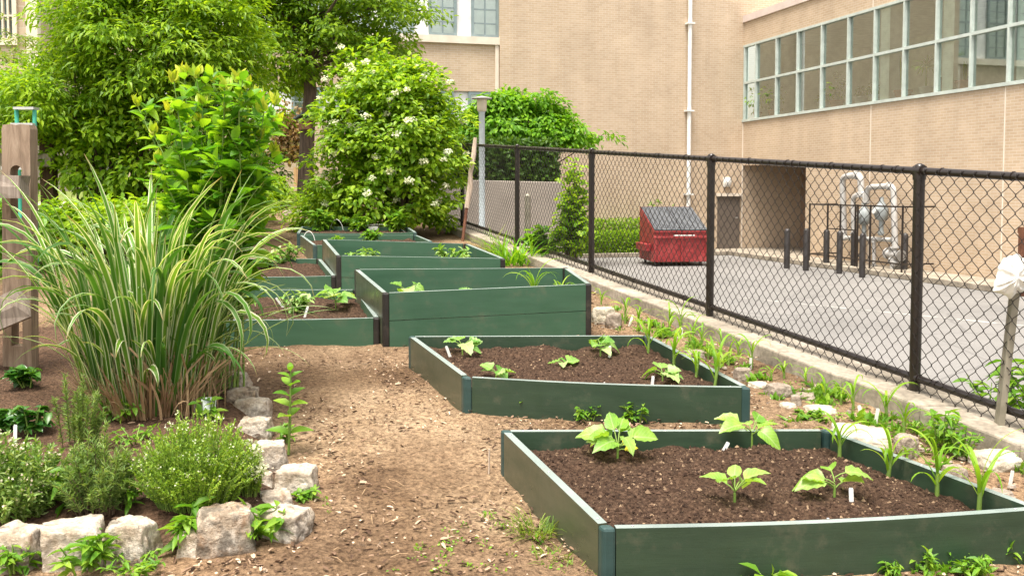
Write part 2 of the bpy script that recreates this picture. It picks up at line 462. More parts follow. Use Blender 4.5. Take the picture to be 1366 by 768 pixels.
M['coping'] = noisy('pinkish_coping', [(.3, (.55, .46, .42)), (.7, (.66, .57, .52))], 2, 5, .7)
# --- building
def brick(name, c1, c2, mortar, scale=1.0, bw=.203, bh=.0677):
    m, nt, b = new_mat(name)
    tc = nt.nodes.new('ShaderNodeTexCoord'); sx = nt.nodes.new('ShaderNodeSeparateXYZ'); nt.links.new(tc.outputs['Object'], sx.inputs[0])
    ad = nt.nodes.new('ShaderNodeMath'); ad.operation = 'ADD'; nt.links.new(sx.outputs[0], ad.inputs[0]); nt.links.new(sx.outputs[1], ad.inputs[1])
    cb = nt.nodes.new('ShaderNodeCombineXYZ'); nt.links.new(ad.outputs[0], cb.inputs[0]); nt.links.new(sx.outputs[2], cb.inputs[1])
    br = nt.nodes.new('ShaderNodeTexBrick'); nt.links.new(cb.outputs[0], br.inputs['Vector'])
    br.inputs['Scale'].default_value = 1.0; br.inputs['Brick Width'].default_value = bw * scale; br.inputs['Row Height'].default_value = bh * scale
    br.inputs['Mortar Size'].default_value = .006 * scale; br.inputs['Mortar Smooth'].default_value = .2; br.inputs['Bias'].default_value = 0
    br.inputs['Color1'].default_value = (*c1, 1); br.inputs['Color2'].default_value = (*c2, 1); br.inputs['Mortar'].default_value = (*mortar, 1)
    n = N(nt, 'ShaderNodeTexNoise', Scale=.7, Detail=7, Roughness=.65); nt.links.new(tc.outputs['Object'], n.inputs['Vector'])
    c = mixc(nt, 1.0, br.outputs[0], ramp(nt, n.outputs[0], [(.3, (.88, .87, .86)), (.7, (1.08, 1.08, 1.08))]), 'MULTIPLY')
    st = N(nt, 'ShaderNodeTexNoise', Scale=1.0, Detail=5, Roughness=.6); nt.links.new(obj_coord(nt, (1.6, 1.6, .12)), st.inputs['Vector'])
    c = mixc(nt, 1.0, c, ramp(nt, st.outputs[0], [(.34, (.92, .915, .91)), (.55, (1, 1, 1)), (.72, (1.03, 1.03, 1.02))]), 'MULTIPLY')
    nt.links.new(c, b.inputs['Base Color']); b.inputs['Roughness'].default_value = .9; b.inputs['Specular IOR Level'].default_value = .2
    iv = nt.nodes.new('ShaderNodeMath'); iv.operation = 'SUBTRACT'; iv.inputs[0].default_value = 1; nt.links.new(br.outputs['Fac'], iv.inputs[1])
    bump(nt, b, iv.outputs[0], .5, .01)
    return m
M['brick'] = brick('tan_brick', (.475, .36, .25), (.53, .412, .297), (.58, .51, .41))
M['brick_dark'] = brick('shaded_brick', (.25, .165, .115), (.31, .21, .15), (.29, .23, .18))  # wall brick darkened for the recess, shade of the overhang in the colour
M['stone_wall'] = brick('church_stone', (.36, .27, .2), (.5, .4, .3), (.5, .44, .36), 4, .16, .09)
def plain_mat(name, col, rough=.5, metal=0, spec=.5, coat=0):
    m, nt, b = new_mat(name)
    n = N(nt, 'ShaderNodeTexNoise', Scale=5.0, Detail=5); nt.links.new(obj_coord(nt), n.inputs['Vector'])
    c = ramp(nt, n.outputs[0], [(.3, tuple(q * .86 for q in col)), (.7, tuple(min(1, q * 1.1) for q in col))])
    nt.links.new(c, b.inputs['Base Color']); b.inputs['Roughness'].default_value = rough; b.inputs['Metallic'].default_value = metal; b.inputs['Specular IOR Level'].default_value = spec
    return m
M['white_panel'] = plain_mat('white_panel', (.78, .78, .78), .6)
M['grey_frame'] = plain_mat('grey_blue_frame', (.20, .26, .27), .5)
M['mint_frame'] = plain_mat('pale_frame', (.48, .54, .50), .45)
M['blind'] = plain_mat('pale_blind', (.82, .83, .80), .8)
M['white_metal'] = plain_mat('white_painted_metal', (.78, .77, .74), .4)
M['pipe'] = noisy('pale_grey_pipe', [(.3, (.33, .32, .30)), (.7, (.52, .51, .49))], 6, rough=.5)
M['meter'] = noisy('grey_meter', [(.3, (.20, .22, .22)), (.7, (.34, .37, .37))], 8, rough=.5)
M['door'] = plain_mat('brown_steel_door', (.13, .105, .085), .5)
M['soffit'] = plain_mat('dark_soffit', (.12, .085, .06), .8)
M['black'] = plain_mat('black_coating', (.020, .014, .011), .28, 0, .5)
M['wire'] = plain_mat('black_wire', (.025, .02, .017), .4, 0, .5)
M['bollard'] = plain_mat('dark_bollard', (.03, .026, .025), .5)
M['red'] = noisy('red_paint', [(.25, (.14, .02, .02)), (.5, (.30, .03, .032)), (.75, (.37, .07, .065))], 3, 7, .5, .6, 2.2, fine=(24, .72, 1.2), bdist=.05)
M['lid'] = noisy('dark_lid', [(.3, (.06, .065, .075)), (.7, (.12, .13, .14))], 5, rough=.5)
M['tag_white'] = plain_mat('white_plastic', (.8, .8, .76), .45)
M['rusty'] = noisy('rusty_steel', [(.3, (.10, .04, .025)), (.7, (.25, .11, .06))], 12, rough=.8)
M['galv'] = noisy('weathered_stake', [(.3, (.22, .20, .15)), (.7, (.36, .33, .26))], 8, rough=.5, metal=.4)
M['lamp_pole'] = plain_mat('pale_lamp_pole', (.5, .56, .58), .4)
M['lamp_hat'] = plain_mat('lamp_hat', (.34, .33, .30), .5)
M['lamp_glass'] = plain_mat('lamp_diffuser', (.62, .55, .42), .3)
M['plastic_bag'] = noisy('white_bag', [(.3, (.70, .68, .62)), (.7, (.86, .85, .80))], 9, rough=.35, bumpk=.5, bscale=16, bdist=.02)
M['bottle'] = plain_mat('clear_cup', (.6, .66, .64), .15)
M['terracotta'] = plain_mat('terracotta', (.40, .19, .12), .8)
M['pot_white'] = plain_mat('white_pot', (.66, .66, .62), .5)
M['ladder'] = plain_mat('green_ladder', (.03, .30, .20), .45)
M['alu'] = plain_mat('aluminium', (.62, .63, .62), .35, .6)
M['tan_board'] = plain_mat('tan_board', (.55, .34, .16), .7)
M['birdroof'] = plain_mat('slate_roof', (.10, .14, .17), .6)
M['birdwood'] = plain_mat('red_brown_wood', (.20, .09, .05), .7)
def wood(name, a, b_, c_):
    m, nt, b = new_mat(name)
    co = obj_coord(nt, (14, 14, 1.6))
    n = N(nt, 'ShaderNodeTexNoise', Scale=1.6, Detail=8, Roughness=.65, Distortion=1.2); nt.links.new(co, n.inputs['Vector'])
    n2 = N(nt, 'ShaderNodeTexNoise', Scale=1.3, Detail=4); nt.links.new(obj_coord(nt), n2.inputs['Vector'])
    c = ramp(nt, n.outputs[0], [(.28, a), (.5, b_), (.72, c_)])
    c = mixc(nt, 1.0, c, ramp(nt, n2.outputs[0], [(.3, (.8, .78, .76)), (.7, (1.12, 1.12, 1.12))]), 'MULTIPLY')
    nt.links.new(c, b.inputs['Base Color']); b.inputs['Roughness'].default_value = .85; b.inputs['Specular IOR Level'].default_value = .2
    bump(nt, b, n.outputs[0], .6, .012)
    return m
M['post_wood'] = wood('weathered_post', (.14, .10, .072), (.29, .215, .155), (.42, .33, .25))
M['post_dark'] = wood('dark_post', (.06, .035, .025), (.11, .065, .045), (.16, .10, .07))
M['rail_wood'] = wood('grey_rail', (.15, .12, .10), (.30, .25, .21), (.42, .37, .32))
M['stake_wood'] = wood('pale_stake', (.30, .22, .16), (.56, .46, .37), (.70, .61, .52))
def board_mat(name, a, b_, mot=(.9, 1.1), rough=.33):
    m, nt, b = new_mat(name)
    co = obj_coord(nt, (1.2, 1.2, 9))
    n = N(nt, 'ShaderNodeTexNoise', Scale=2.2, Detail=6, Roughness=.6); nt.links.new(co, n.inputs['Vector'])
    c = ramp(nt, n.outputs[0], [(.3, a), (.7, b_)])
    n2 = N(nt, 'ShaderNodeTexNoise', Scale=7, Detail=7, Roughness=.7); nt.links.new(obj_coord(nt), n2.inputs['Vector'])
    # dried splashes and dust on the plastic
    c = mixc(nt, ramp(nt, n2.outputs[0], [(.54, (0, 0, 0)), (.8, (.36,) * 3)]), c, (.19, .15, .095))
    nt.links.new(c, b.inputs['Base Color']); b.inputs['Specular IOR Level'].default_value = .55
    rr = ramp(nt, n2.outputs[0], [(.35, (rough,) * 3), (.75, (rough + .25,) * 3)]); nt.links.new(rr, b.inputs['Roughness'])
    gr = N(nt, 'ShaderNodeTexNoise', Scale=5, Detail=8, Roughness=.7); nt.links.new(obj_coord(nt, (1.5, 1.5, 40)), gr.inputs['Vector'])
    bump(nt, b, gr.outputs[0], .14, .005)
    return m
M['board'] = board_mat('green_board', (.034, .090, .050), (.045, .112, .064))
M['board_side'] = board_mat('ground_sheen_board', (.045, .060, .034), (.08, .085, .052), rough=.26)  # left-hand boards browner, reflected ground painted into their colour
M['board_edge'] = board_mat('sky_sheen_board_edge', (.15, .19, .175), (.24, .285, .265), rough=.45)  # paler top faces: sky reflection put into the colour
M['board_dull'] = board_mat('dull_green_board', (.018, .040, .022), (.030, .058, .032))
M['corner_teal'] = board_mat('teal_corner', (.016, .044, .040), (.026, .064, .060))
M['corner_black'] = board_mat('black_corner', (.012, .010, .009), (.022, .018, .015))
M['granite'] = noisy('granite_block', [(.25, (.20, .14, .085)), (.40, (.38, .305, .225)), (.54, (.54, .475, .39)), (.75, (.70, .655, .58))], 7, 8, .9, .8, 45, .2, bdist=.02, fine=(70, .7, 1.2))
def stained(m, col, scale, lo, hi):
    nt = m.node_tree; b = nt.nodes['Principled BSDF']; src = b.inputs['Base Color'].links[0].from_socket
    n = N(nt, 'ShaderNodeTexNoise', Scale=scale, Detail=6, Roughness=.65, Distortion=.5); nt.links.new(obj_coord(nt), n.inputs['Vector'])
    info = nt.nodes.new('ShaderNodeObjectInfo'); mv = nt.nodes.new('ShaderNodeMath'); mv.operation = 'MULTIPLY_ADD'; mv.inputs[1].default_value = .16; nt.links.new(info.outputs['Random'], mv.inputs[0]); nt.links.new(n.outputs[0], mv.inputs[2])
    f = ramp(nt, mv.outputs[0], [(lo, (0, 0, 0)), (hi, (.8,) * 3)])
    nt.links.new(mixc(nt, f, src, col), b.inputs['Base Color'])
M['rock'] = noisy('field_rock', [(.28, (.17, .135, .105)), (.5, (.29, .24, .19)), (.75, (.42, .36, .30))], 9, 8, .9, .8, 50, .2, bdist=.015, fine=(60, .75, 1.2))
M['pale_rock'] = noisy('pale_rock', [(.28, (.30, .26, .19)), (.5, (.46, .41, .32)), (.75, (.60, .56, .47))], 9, 8, .9, .7, 50, .2, bdist=.015, fine=(60, .8, 1.15))
stained(M['granite'], (.30, .17, .085), 6, .60, .74)
stained(M['granite'], (.10, .085, .065), 11, .60, .72)
stained(M['rock'], (.12, .11, .07), 9, .62, .76)
stained(M['pale_rock'], (.30, .26, .16), 9, .64, .78)
def glass():
    m, nt, b = new_mat('window_glass')
    nt.nodes.remove(b)
    tr = nt.nodes.new('ShaderNodeBsdfTransparent'); tr.inputs[0].default_value = (.90, .97, .92, 1)
    gl = nt.nodes.new('ShaderNodeBsdfGlossy'); gl.inputs['Roughness'].default_value = .02; gl.inputs[0].default_value = (.88, .97, .93, 1)
    fr = nt.nodes.new('ShaderNodeFresnel'); fr.inputs[0].default_value = 1.5
    ma = nt.nodes.new('ShaderNodeMath'); ma.operation = 'MULTIPLY_ADD'; ma.inputs[1].default_value = 1.9; ma.inputs[2].default_value = .22
    nt.links.new(fr.outputs[0], ma.inputs[0])
    mx = nt.nodes.new('ShaderNodeMixShader'); nt.links.new(ma.outputs[0], mx.inputs[0])
    nt.links.new(tr.outputs[0], mx.inputs[1]); nt.links.new(gl.outputs[0], mx.inputs[2]); nt.links.new(mx.outputs[0], nt.nodes['Material Output'].inputs[0])
    return m
M['glass'] = glass()
M['room'] = plain_mat('room_wall', (.82, .81, .70), .8)
M['ceiling'] = plain_mat('room_ceiling', (.78, .77, .70), .9)
M['column'] = plain_mat('white_column', (.86, .88, .82), .7)
M['furn'] = plain_mat('room_furniture', (.10, .06, .045), .6)
# ------------------------------------------------------------------ terrain
def make_ground():
    Ys = np.concatenate([np.arange(-4, 2.6, .6), np.arange(2.6, 8.5, .035), np.arange(8.5, 14, .1), np.arange(14, 26, .4), np.arange(26, 70, 4)])
    Ws = np.concatenate([np.arange(0, 6.0, .04), np.arange(6.0, 12, .3), np.arange(12, 60, 4)])
    Y, W = np.meshgrid(Ys, Ws, indexing='ij')
    X = (KB.x + (Y - KB.y) * KS) - KERB_W * 1.05 - W
    Z = plain(Y) + mound(X, Y)
    near = (Y > 2) & (Y < 15) & (W < 8)
    zz = np.zeros(Z.shape)
    for i, j in np.argwhere(near):
        p = Vector((X[i, j], Y[i, j], 0))
        zz[i, j] = .022 * noise.noise(p * 1.7) + .012 * noise.noise(p * 6.1) + .007 * noise.noise(p * 17)
    bed = np.clip((poly_dist(X, Y, BED_POLY) + .06) / .16, 0, 1)
    lawn = np.clip((Y - 17.5 + (X + 4) * .0) / 1.0, 0, 1) * (X < -6) * .9
    lawn = np.maximum(lawn, np.clip((-X - 5.2) / .6, 0, 1) * np.clip((Y - 6) / 1.5, 0, 1) * .8)
    zz *= (1 + .8 * bed)
    V = np.stack([X, Y, Z + zz], -1).reshape(-1, 3)
    n, m = Y.shape
    idx = np.arange(n * m).reshape(n, m)
    F = np.stack([idx[:-1, :-1], idx[:-1, 1:], idx[1:, 1:], idx[1:, :-1]], -1).reshape(-1, 4)[:, ::-1]
    o = np_mesh('ground', V, F, M['ground'], smooth=True)
    for nm, arr in (('bed', bed), ('lawn', lawn)):
        a = o.data.attributes.new(nm, 'FLOAT', 'POINT'); a.data.foreach_set('value', arr.ravel().astype(np.float32))
    tag(o, kind='structure')
make_ground()
b = MB(); b.add([(-250, -60, LOT), (400, -60, LOT), (400, 600, LOT), (-250, 600, LOT)], [(0, 1, 2, 3)])
tag(b.build('parking_lot', M['asphalt']), kind='structure')

# worn parking line
a_, c_ = Lt(985, 397), Lt(1420, 440); s_ = Vector((c_.y - a_.y, a_.x - c_.x, 0)).normalized() * .05; u_ = Vector((0, 0, .004))
b = MB(); b.add([a_ - s_ + u_, c_ - s_ + u_, c_ + s_ + u_, a_ + s_ + u_], [(0, 1, 2, 3)])
tag(b.build('parking_line', M['worn_paint']), kind='structure')
# bark chips strewn over the path
def chips():
    n = 24000
    Yc = 3.0 + (rng.random(n) ** 1.5) * 7.5
    Wc = rng.random(n) * 4.2
    Xc = (KB.x + (Yc - KB.y) * KS) - KERB_W * 1.2 - Wc
    pd = poly_dist(Xc, Yc, BED_POLY)
    keep = (pd < -.12) | (rng.random(n) < .25)
    dens = np.array([noise.noise(Vector((x * 1.4, y * 1.4, 3))) for x, y in zip(Xc, Yc)])
    keep &= dens * 1.6 + rng.random(n) * .9 > .28
    Xc = Xc[keep]; Yc = Yc[keep]; k = len(Xc)
    Z = plain(Yc) + mound(Xc, Yc) + .002 + .016 * rng.random(k)
    P = np.stack([Xc, Yc, Z], -1)
    a = rng.random(k) * 2 * math.pi
    Dd = np.stack([np.cos(a), np.sin(a), rng.normal(size=k) * .22], -1)
    Nn = np.array([0, 0, 1.]) + rng.normal(size=(k, 3)) * .35
    L = .008 + .030 * rng.random(k) ** 2.4; Wd = .005 + .011 * rng.random(k)
    lv = Leaves(); lv.add(template([(0, .4), (.5, .5), (1, .3)], .35, .1), P, Dd, Nn, L, Wd)
    o = lv.build('bark_chips', M['chip'], smooth=False); tag(o, 'loose tan bark chips and bits strewn over the earth path', 'bark chips', kind='stuff')
chips()

# ------------------------------------------------------------------ kerb wall along the fence
def kerb_wall():
    y0, y1 = -3.0, 24.0
    m = MB()
    k = 44
    for i in range(k):
        a = y0 + (y1 - y0) * i / k; c = y0 + (y1 - y0) * (i + 1) / k
        jz = .006 * random.random(); g = .006
        q = [(a + g, 0), (a + g, 1), (c - g, 1), (c - g, 0)]
        def pt(yy, side, z):
            return Vector((fence_x(yy) - KERB_W + side * .42, yy, z))
        bot = [pt(a + g, 0, LOT - .05), pt(a + g, 1, LOT - .05), pt(c - g, 1, LOT - .05), pt(c - g, 0, LOT - .05)]
        top = [pt(a + g, 0, SLOPE * a + .10 + jz), pt(a + g, 1, SLOPE * a + .10 + jz), pt(c - g, 1, SLOPE * c + .10 + jz), pt(c - g, 0, SLOPE * c + .10 + jz)]
        m.hexa(bot + top)
    o = m.build('kerb_wall', M['concrete'], bevel=.012)
    tag(o, 'low pale concrete kerb running under the black chain link fence', 'kerb')
kerb_wall()

# ------------------------------------------------------------------ chain-link fence
def fence():
    dirv = Vector((KS, 1, 0)).normalized()
    sl = SLOPE * dirv.y                      # rise per metre along the fence
    def FP(s, h): return Vector((KB.x + dirv.x * s, KB.y + dirv.y * s, SLOPE * (KB.y + dirv.y * s) + .10 + h))
    def s_of(px):
        d = ray(px, 300); den = d.x * dirv.y - d.y * dirv.x
        t = (KB.x * dirv.y - KB.y * dirv.x) / den
        p = EYE + d * t
        return (p.x - KB.x) * dirv.x + (p.y - KB.y) * dirv.y
    S = [s_of(x) for x in (1225, 948, 789, 690, 617)]
    print('fence s', S)
    # height of the rail from the photo
    def h_at(px, py):
        s = s_of(px); d = ray(px, py); p0 = FP(s, 0)
        t = (p0.y - EYE.y) / d.y
        return EYE.z + d.z * t - p0.z
    print('rail h', [h_at(x, y) for x, y in ((1225, 225), (948, 211), (789, 202), (690, 196), (617, 192))], 'foot', [h_at(x, y) for x, y in ((1225, 525), (948, 428), (789, 366))], 'low', [h_at(x, y) for x, y in ((1225, 505), (948, 408), (789, 352))])
    HT, HB = 1.245, .077
    root = thing('chain_link_fence', 'black chain link fence with round posts and rails between garden and car park', 'fence', FP(0, 0))
    s0 = S[0] - 2.25; s1 = S[-1] + 2.4
    posts = [s0] + S + [s1]
    for s in posts:
        m = MB(); m.tube([FP(s, -.08), FP(s, HT - .03)], .031, 14)
        p = m.build('post', M['black'], root)
        c = MB(); q = FP(s, HT)
        c.tube([q - dirv * .03 + Vector((0, 0, -.03 * sl)), q + dirv * .03], .034, 14)
        c.tube([q - Vector((0, 0, .05)), q - Vector((0, 0, .005))], .036, 14)
        c.tube([q + Vector((0, 0, .012)), q + Vector((0, 0, .034)), q + Vector((0, 0, .042))], [.03, .026, .008], 12)
        c.build('post_cap', M['black'], p)
    m = MB(); m.tube([FP(s0 - 1.5, HT), FP(s1 + .1, HT)], .0215, 12)
    for s in np.arange(s0, s1, 1.0):           # sleeve joints
        m.tube([FP(s + .42, HT), FP(s + .435, HT)], .0245, 12)
    m.build('top_rail', M['black'], root)
    m = MB(); m.tube([FP(s0 - 1.5, HB), FP(s1 + .1, HB)], .0215, 12)
    for s in posts: m.tube([FP(s - .035, HB), FP(s + .035, HB)], .028, 12)
    m.build('bottom_rail', M['black'], root)
    # wire fabric: interlocked zigzag wires
    p = .088; r = .0025; hw_ = p / 4
    hs = np.arange(.012, HT + .012, p / 2)
    out = Vector((dirv.y, -dirv.x, 0))
    V = []; F = []; nb = 0
    kk = 3
    cols = np.arange(s0 - 1.4, s1, p / 2)
    for ci, sc in enumerate(cols):
        pts = []
        ph = ci % 2
        for i, h in enumerate(hs):
            sg = 1 if (i + ph) % 2 else -1
            # soft corner: two points near each bend, pulled in and out of the plane
            o_ = out * (-.026 - .004 * sg)
            pts.append(FP(sc + sg * hw_ * .98, h - p * .06) + o_)
            pts.append(FP(sc + sg * hw_ * .98, h + p * .06) + out * (-.026 + .004 * sg))
        # twisted barb above the rail and tail below
        sg = 1 if (len(hs) - 1 + ph) % 2 else -1
        pts.append(FP(sc + sg * p * .12, hs[-1] + .014) - out * .02)
        sg0 = 1 if ph else -1
        pts.insert(0, FP(sc + sg0 * p * .12, hs[0] - .022) - out * .03)
        P = np.array(pts); tn = norm(np.gradient(P, axis=0))
        a = norm(np.cross(tn, np.array(dirv) + np.array([0, 0, .3]))); c = np.cross(tn, a)
        ring = []
        for k in range(kk):
            an = 2 * math.pi * k / kk
            ring.append(P + (a * math.cos(an) + c * math.sin(an)) * r)
        V.append(np.stack(ring, 1).reshape(-1, 3)); L = len(P)
        ii = np.arange(L - 1)[:, None]
        for k in range(kk):
            k2 = (k + 1) % kk
            F.append(np.concatenate([ii * kk + k, ii * kk + k2, (ii + 1) * kk + k2, (ii + 1) * kk + k], 1) + nb)
        nb += L * kk
    np_mesh('wire_mesh', np.concatenate(V), np.concatenate(F), M['wire'], root, smooth=True)
    # ties round the rails
    for s in np.arange(s0, s1, .47):
        for H_ in (HT, HB):
            m = MB(); m.tube([FP(s + .2, H_), FP(s + .206, H_ + .001)], .0255, 10); m.build('wire_tie', M['black'], root)
fence()

# ------------------------------------------------------------------ brick building (local frame: +x along the wing towards us, +y into the wing)
C0 = Lt(989, 336)
dd_ = ray(345, 252); U_ = -Vector((dd_.x, dd_.y, 0)).normalized(); LY = Vector((-U_.y, U_.x, 0))
BROT = math.atan2(U_.y, U_.x)
def loc_(p): q = p - C0; return Vector((q.dot(U_), q.dot(LY), p.z - LOT))
def wor_(x, y, z): return C0 + U_ * x + LY * y + Vector((0, 0, z))
def on_wing(px, py, off=0.0):
    d = ray(px, py); t = (C0 - EYE).dot(LY) / d.dot(LY) if off == 0 else ((C0 - EYE).dot(LY) + off) / d.dot(LY)
    return loc_(EYE + d * t)
def on_front(px, py, off=0.0):
    d = ray(px, py); t = ((C0 - EYE).dot(U_) + off) / d.dot(U_)
    return loc_(EYE + d * t)
WX = [on_wing(x, 200).x for x in (1007, 1034, 1062, 1094, 1129, 1164, 1203, 1246, 1292, 1342)]
print('wing mullions', [round(x, 2) for x in WX])
sill, transom, head, cope = on_wing(990, 161).z, on_wing(990, 112).z, on_wing(990, 64).z, on_wing(990, 27).z
xr = on_wing(1074, 300).x; zs = on_wing(1074, 217).z
print('wing z', sill, transom, head, cope, xr, zs, 'depth', depth_of(C0))
bld = thing('brick_building', 'tan brick school building with a long glazed upper storey on its right wing', 'building', C0, rz=BROT)
XL = 24.0
m = MB()
m.span((xr, .0, 0), (XL, .3, sill - .06))                     # lower wing wall
m.span((0.0, .0, zs), (xr, .3, sill - .06))
m.span((0.0, .0, head + .05), (XL, .3, cope - .12))
m.build('wall', M['brick'], bld, local=True)
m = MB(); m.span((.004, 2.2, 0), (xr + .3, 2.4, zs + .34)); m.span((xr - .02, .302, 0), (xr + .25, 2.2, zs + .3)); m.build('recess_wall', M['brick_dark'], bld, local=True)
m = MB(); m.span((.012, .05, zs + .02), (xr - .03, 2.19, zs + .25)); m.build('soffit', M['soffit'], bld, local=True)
m = MB(); m.span((-.02, -.06, cope - .117), (XL, .4, cope + .10)); m.build('roof_coping', M['coping'], bld, local=True)
for px in (1160, 1338):
    x = on_wing(px, 250).x
    for za, zb in ((.15, sill - .07), (head + .06, cope - .14)):
        m = MB(); m.span((x - .018, -.006, za), (x + .018, .02, zb)); m.build('expansion_joint', M['cream'], bld, local=True)
m = MB(); m.span((.004, -.03, .15), (.03, .006, sill - .07)); m.build('expansion_joint', M['cream'], bld, local=True)
# glazing
mull = [.06] + WX
while mull[-1] < XL - 1.3: mull.append(mull[-1] + 1.165)
wn = None
m = MB()
m.span((.0, -.05, sill - .057), (XL, .14, sill + .02)); m.span((.0, -.03, head - .02), (XL, .12, head + .047))
m.span((.03, -.025, transom - .035), (XL, .10, transom + .035))
for x in mull:
    m.span((x - .028, -.028, sill + .022), (x + .028, .105, head - .022))
wf = m.build('window_frame', M['mint_frame'], bld, local=True)
for i in range(len(mull) - 1):
    m = MB()
    for za, zb in ((sill + .02, transom - .035), (transom + .035, head - .02)):
        m.add([(mull[i] + .036, .05, za), (mull[i + 1] - .036, .05, za), (mull[i + 1] - .036, .05, zb), (mull[i] + .036, .05, zb)], [(0, 1, 2, 3)])
    m.build('pane', M['glass'], wf, local=True)
# the room behind the glass
m = MB()
m.span((.31, .35, sill - .75), (XL, 4.6, sill - .65)); m.span((.31, 4.6, sill - .7), (XL, 4.7, sill + 1.95)); m.span((.31, 4.6, head - .15), (XL, 4.7, head + .4)); [m.span((x_, 4.6, sill + 1.95), (x_ + (.35 if x_ > 8 else 1.5), 4.7, head - .15)) for x_ in np.arange(.31, XL, 1.5)]; m.span((XL, .3, sill - .7), (XL + .1, 4.7, head + .4))
m.span((.2, .35, sill - .7), (.31, 4.6, head + .4))
m.span((.31, .302, sill - .1), (XL, .62, sill - .004))
m.build('room_wall', M['room'], bld, local=True)
m = MB(); m.span((.31, .3, head + .1), (XL, 4.6, head + .3)); m.build('room_ceiling', M['ceiling'], bld, local=True)
for px in (1166, 1248, 1346):
    x = on_wing(px, 100).x; m = MB(); m.span((x + .05, .14, sill - .003), (x + .42, .55, head + .09)); m.build('column', M['column'], bld, local=True)
m = MB()
for xa, xb, ya, za in ((1.8, 3.6, 3.2, .55), (3.9, 4.9, 2.2, .7), (5.0, 5.5, 3.5, 1.2), (8.5, 9.7, 2.6, .6), (10.3, 10.9, 3.4, 1.6)):
    m = MB(); m.span((xa, ya, sill - .64), (xb, ya + .7, sill - .25 + za)); m.build('room_furniture', M['furn'], bld, local=True)
# front block (faces +x)
zt = 15.0; yl = on_front(667, 100).y
m = MB(); m.span((-.3, 0, 0), (0, 2.5, zs + .35)); m.span((-.3, yl, 0), (0, .0, zt)); m.span((-.3, 0, cope + .15), (0, 8, zt)); m.build('wall', M['brick'], bld, local=True)
zsl = on_front(640, 50, -.12).z
y3 = on_front(612, 30, -.12).y
yend = on_front(150, 200, -.12).y
m = MB()
zb0, zb1 = on_front(625, 165, -.12).z, on_front(625, 122, -.12).z
m.span((-.42, yend, zb1), (-.12, yl - .02, zsl - .22)); m.span((-.42, yend, 0), (-.12, yl - .02, zb0)); m.span((-.42, yend, 10.5), (-.12, yl - .02, zt))
m.build('wall', M['brick'], bld, local=True)
m = MB(); m.span((-.45, yend, zsl - .22), (-.02, yl + .003, zsl)); m.build('sill_band', M['cream'], bld, local=True)
m = MB(); m.span((-.30, yl - .13, 0), (-.06, yl - .022, zsl - .222)); m.build('corner_strip', M['cream'], bld, local=True)
m = MB(); m.span((-.5, yend, zsl), (-.20, yl - .02, 10.5)); m.span((-.5, yend, zb0), (-.20, yl - .02, zb1)); m.build('white_panel', M['white_panel'], bld, local=True)
def sash(ya, yb, za, zb):
    """window facing +x between ya < yb"""
    t = .085; x0, x1 = -.199, -.13
    f = MB()
    f.span((x0, ya, za), (x1, ya + t, zb)); f.span((x0, yb - t, za), (x1, yb, zb)); f.span((x0, ya + t, za), (x1, yb - t, za + t)); f.span((x0, ya + t, zb - t), (x1, yb - t, zb))
    f.span((x0, (ya + yb) / 2 - .018, za + t), (x1 - .02, (ya + yb) / 2 + .018, zb - t))
    nz = max(1, round((zb - za) / .42))
    for i in range(1, nz):
        z = za + (zb - za) * i / nz; h = .035 if i == 3 else .016
        f.span((x0, ya + t, z - h), (x1 - .022, yb - t, z + h))
    w = f.build('window', M['grey_frame'], bld, local=True)
    p = MB(); p.add([(x0 + .03, ya + t, za + t), (x0 + .03, yb - t, za + t), (x0 + .03, yb - t, zb - t), (x0 + .03, ya + t, zb - t)], [(0, 1, 2, 3)]); p.build('pane', M['glass'], w, local=True)
    q = MB(); q.add([(x0 + .006, ya + t, za + t), (x0 + .006, yb - t, za + t), (x0 + .006, yb - t, zb - t), (x0 + .006, ya + t, zb - t)], [(0, 1, 2, 3)]); q.build('blind', M['blind'], w, local=True)
prev = None
edges = [(on_front(a, 30, -.12).y, on_front(c, 30, -.12).y) for a, c in ((629, 667), (572, 612))]
wdt = edges[0][1] - edges[0][0]; pit = edges[0][0] - edges[1][0]
for i in range(5):
    ya = edges[0][0] - pit * i
    sash(ya, ya + wdt - .03, zsl + .004, zsl + 2.55)
    sash(ya - .1, ya + wdt - .13, zb0 + .1, zb1 - .004)
# door and its lintel
p0, p1 = on_front(957, 262), on_front(985, 345)
m = MB(); m.span((.004, p0.y, .15), (.05, p1.y, p0.z)); dr = m.build('door', M['door'], bld, local=True)
m = MB(); m.tube([(.06, p1.y - .1, 1.15), (.12, p1.y - .1, 1.15), (.12, p1.y - .22, 1.15)], .015, 8); m.build('handle', M['alu'], dr, local=True)
m = MB(); m.span((.002, p0.y - .06, p0.z + .003), (.12, p1.y + .06, p0.z + .10)); m.build('lintel', M['cream'], bld, local=True)
q = on_front(969, 243)
m = MB(); m.span((0.002, q.y - .12, q.z - .16), (.05, q.y + .12, q.z + .16)); m.lathe(Vector((.11, q.y, q.z - .14)), [(.06, 0), (.10, .06), (.12, .16), (.09, .26), (.02, .3)], 14)
tag(m.build('wall_lamp', M['white_metal'], bld, local=True))
# downspout
q = on_front(916, 270)
m = MB(); m.tube([(.13, q.y, .25), (.13, q.y, zt)], .068, 14)
ds = m.build('downspout', M['white_metal'], bld, local=True)
m = MB()
for z in (1.9, 4.6, 7.4, 10.2): m.span((.01, q.y - .13, z), (.24, q.y + .13, z + .05))
m.build('bracket', M['white_metal'], ds, local=True)
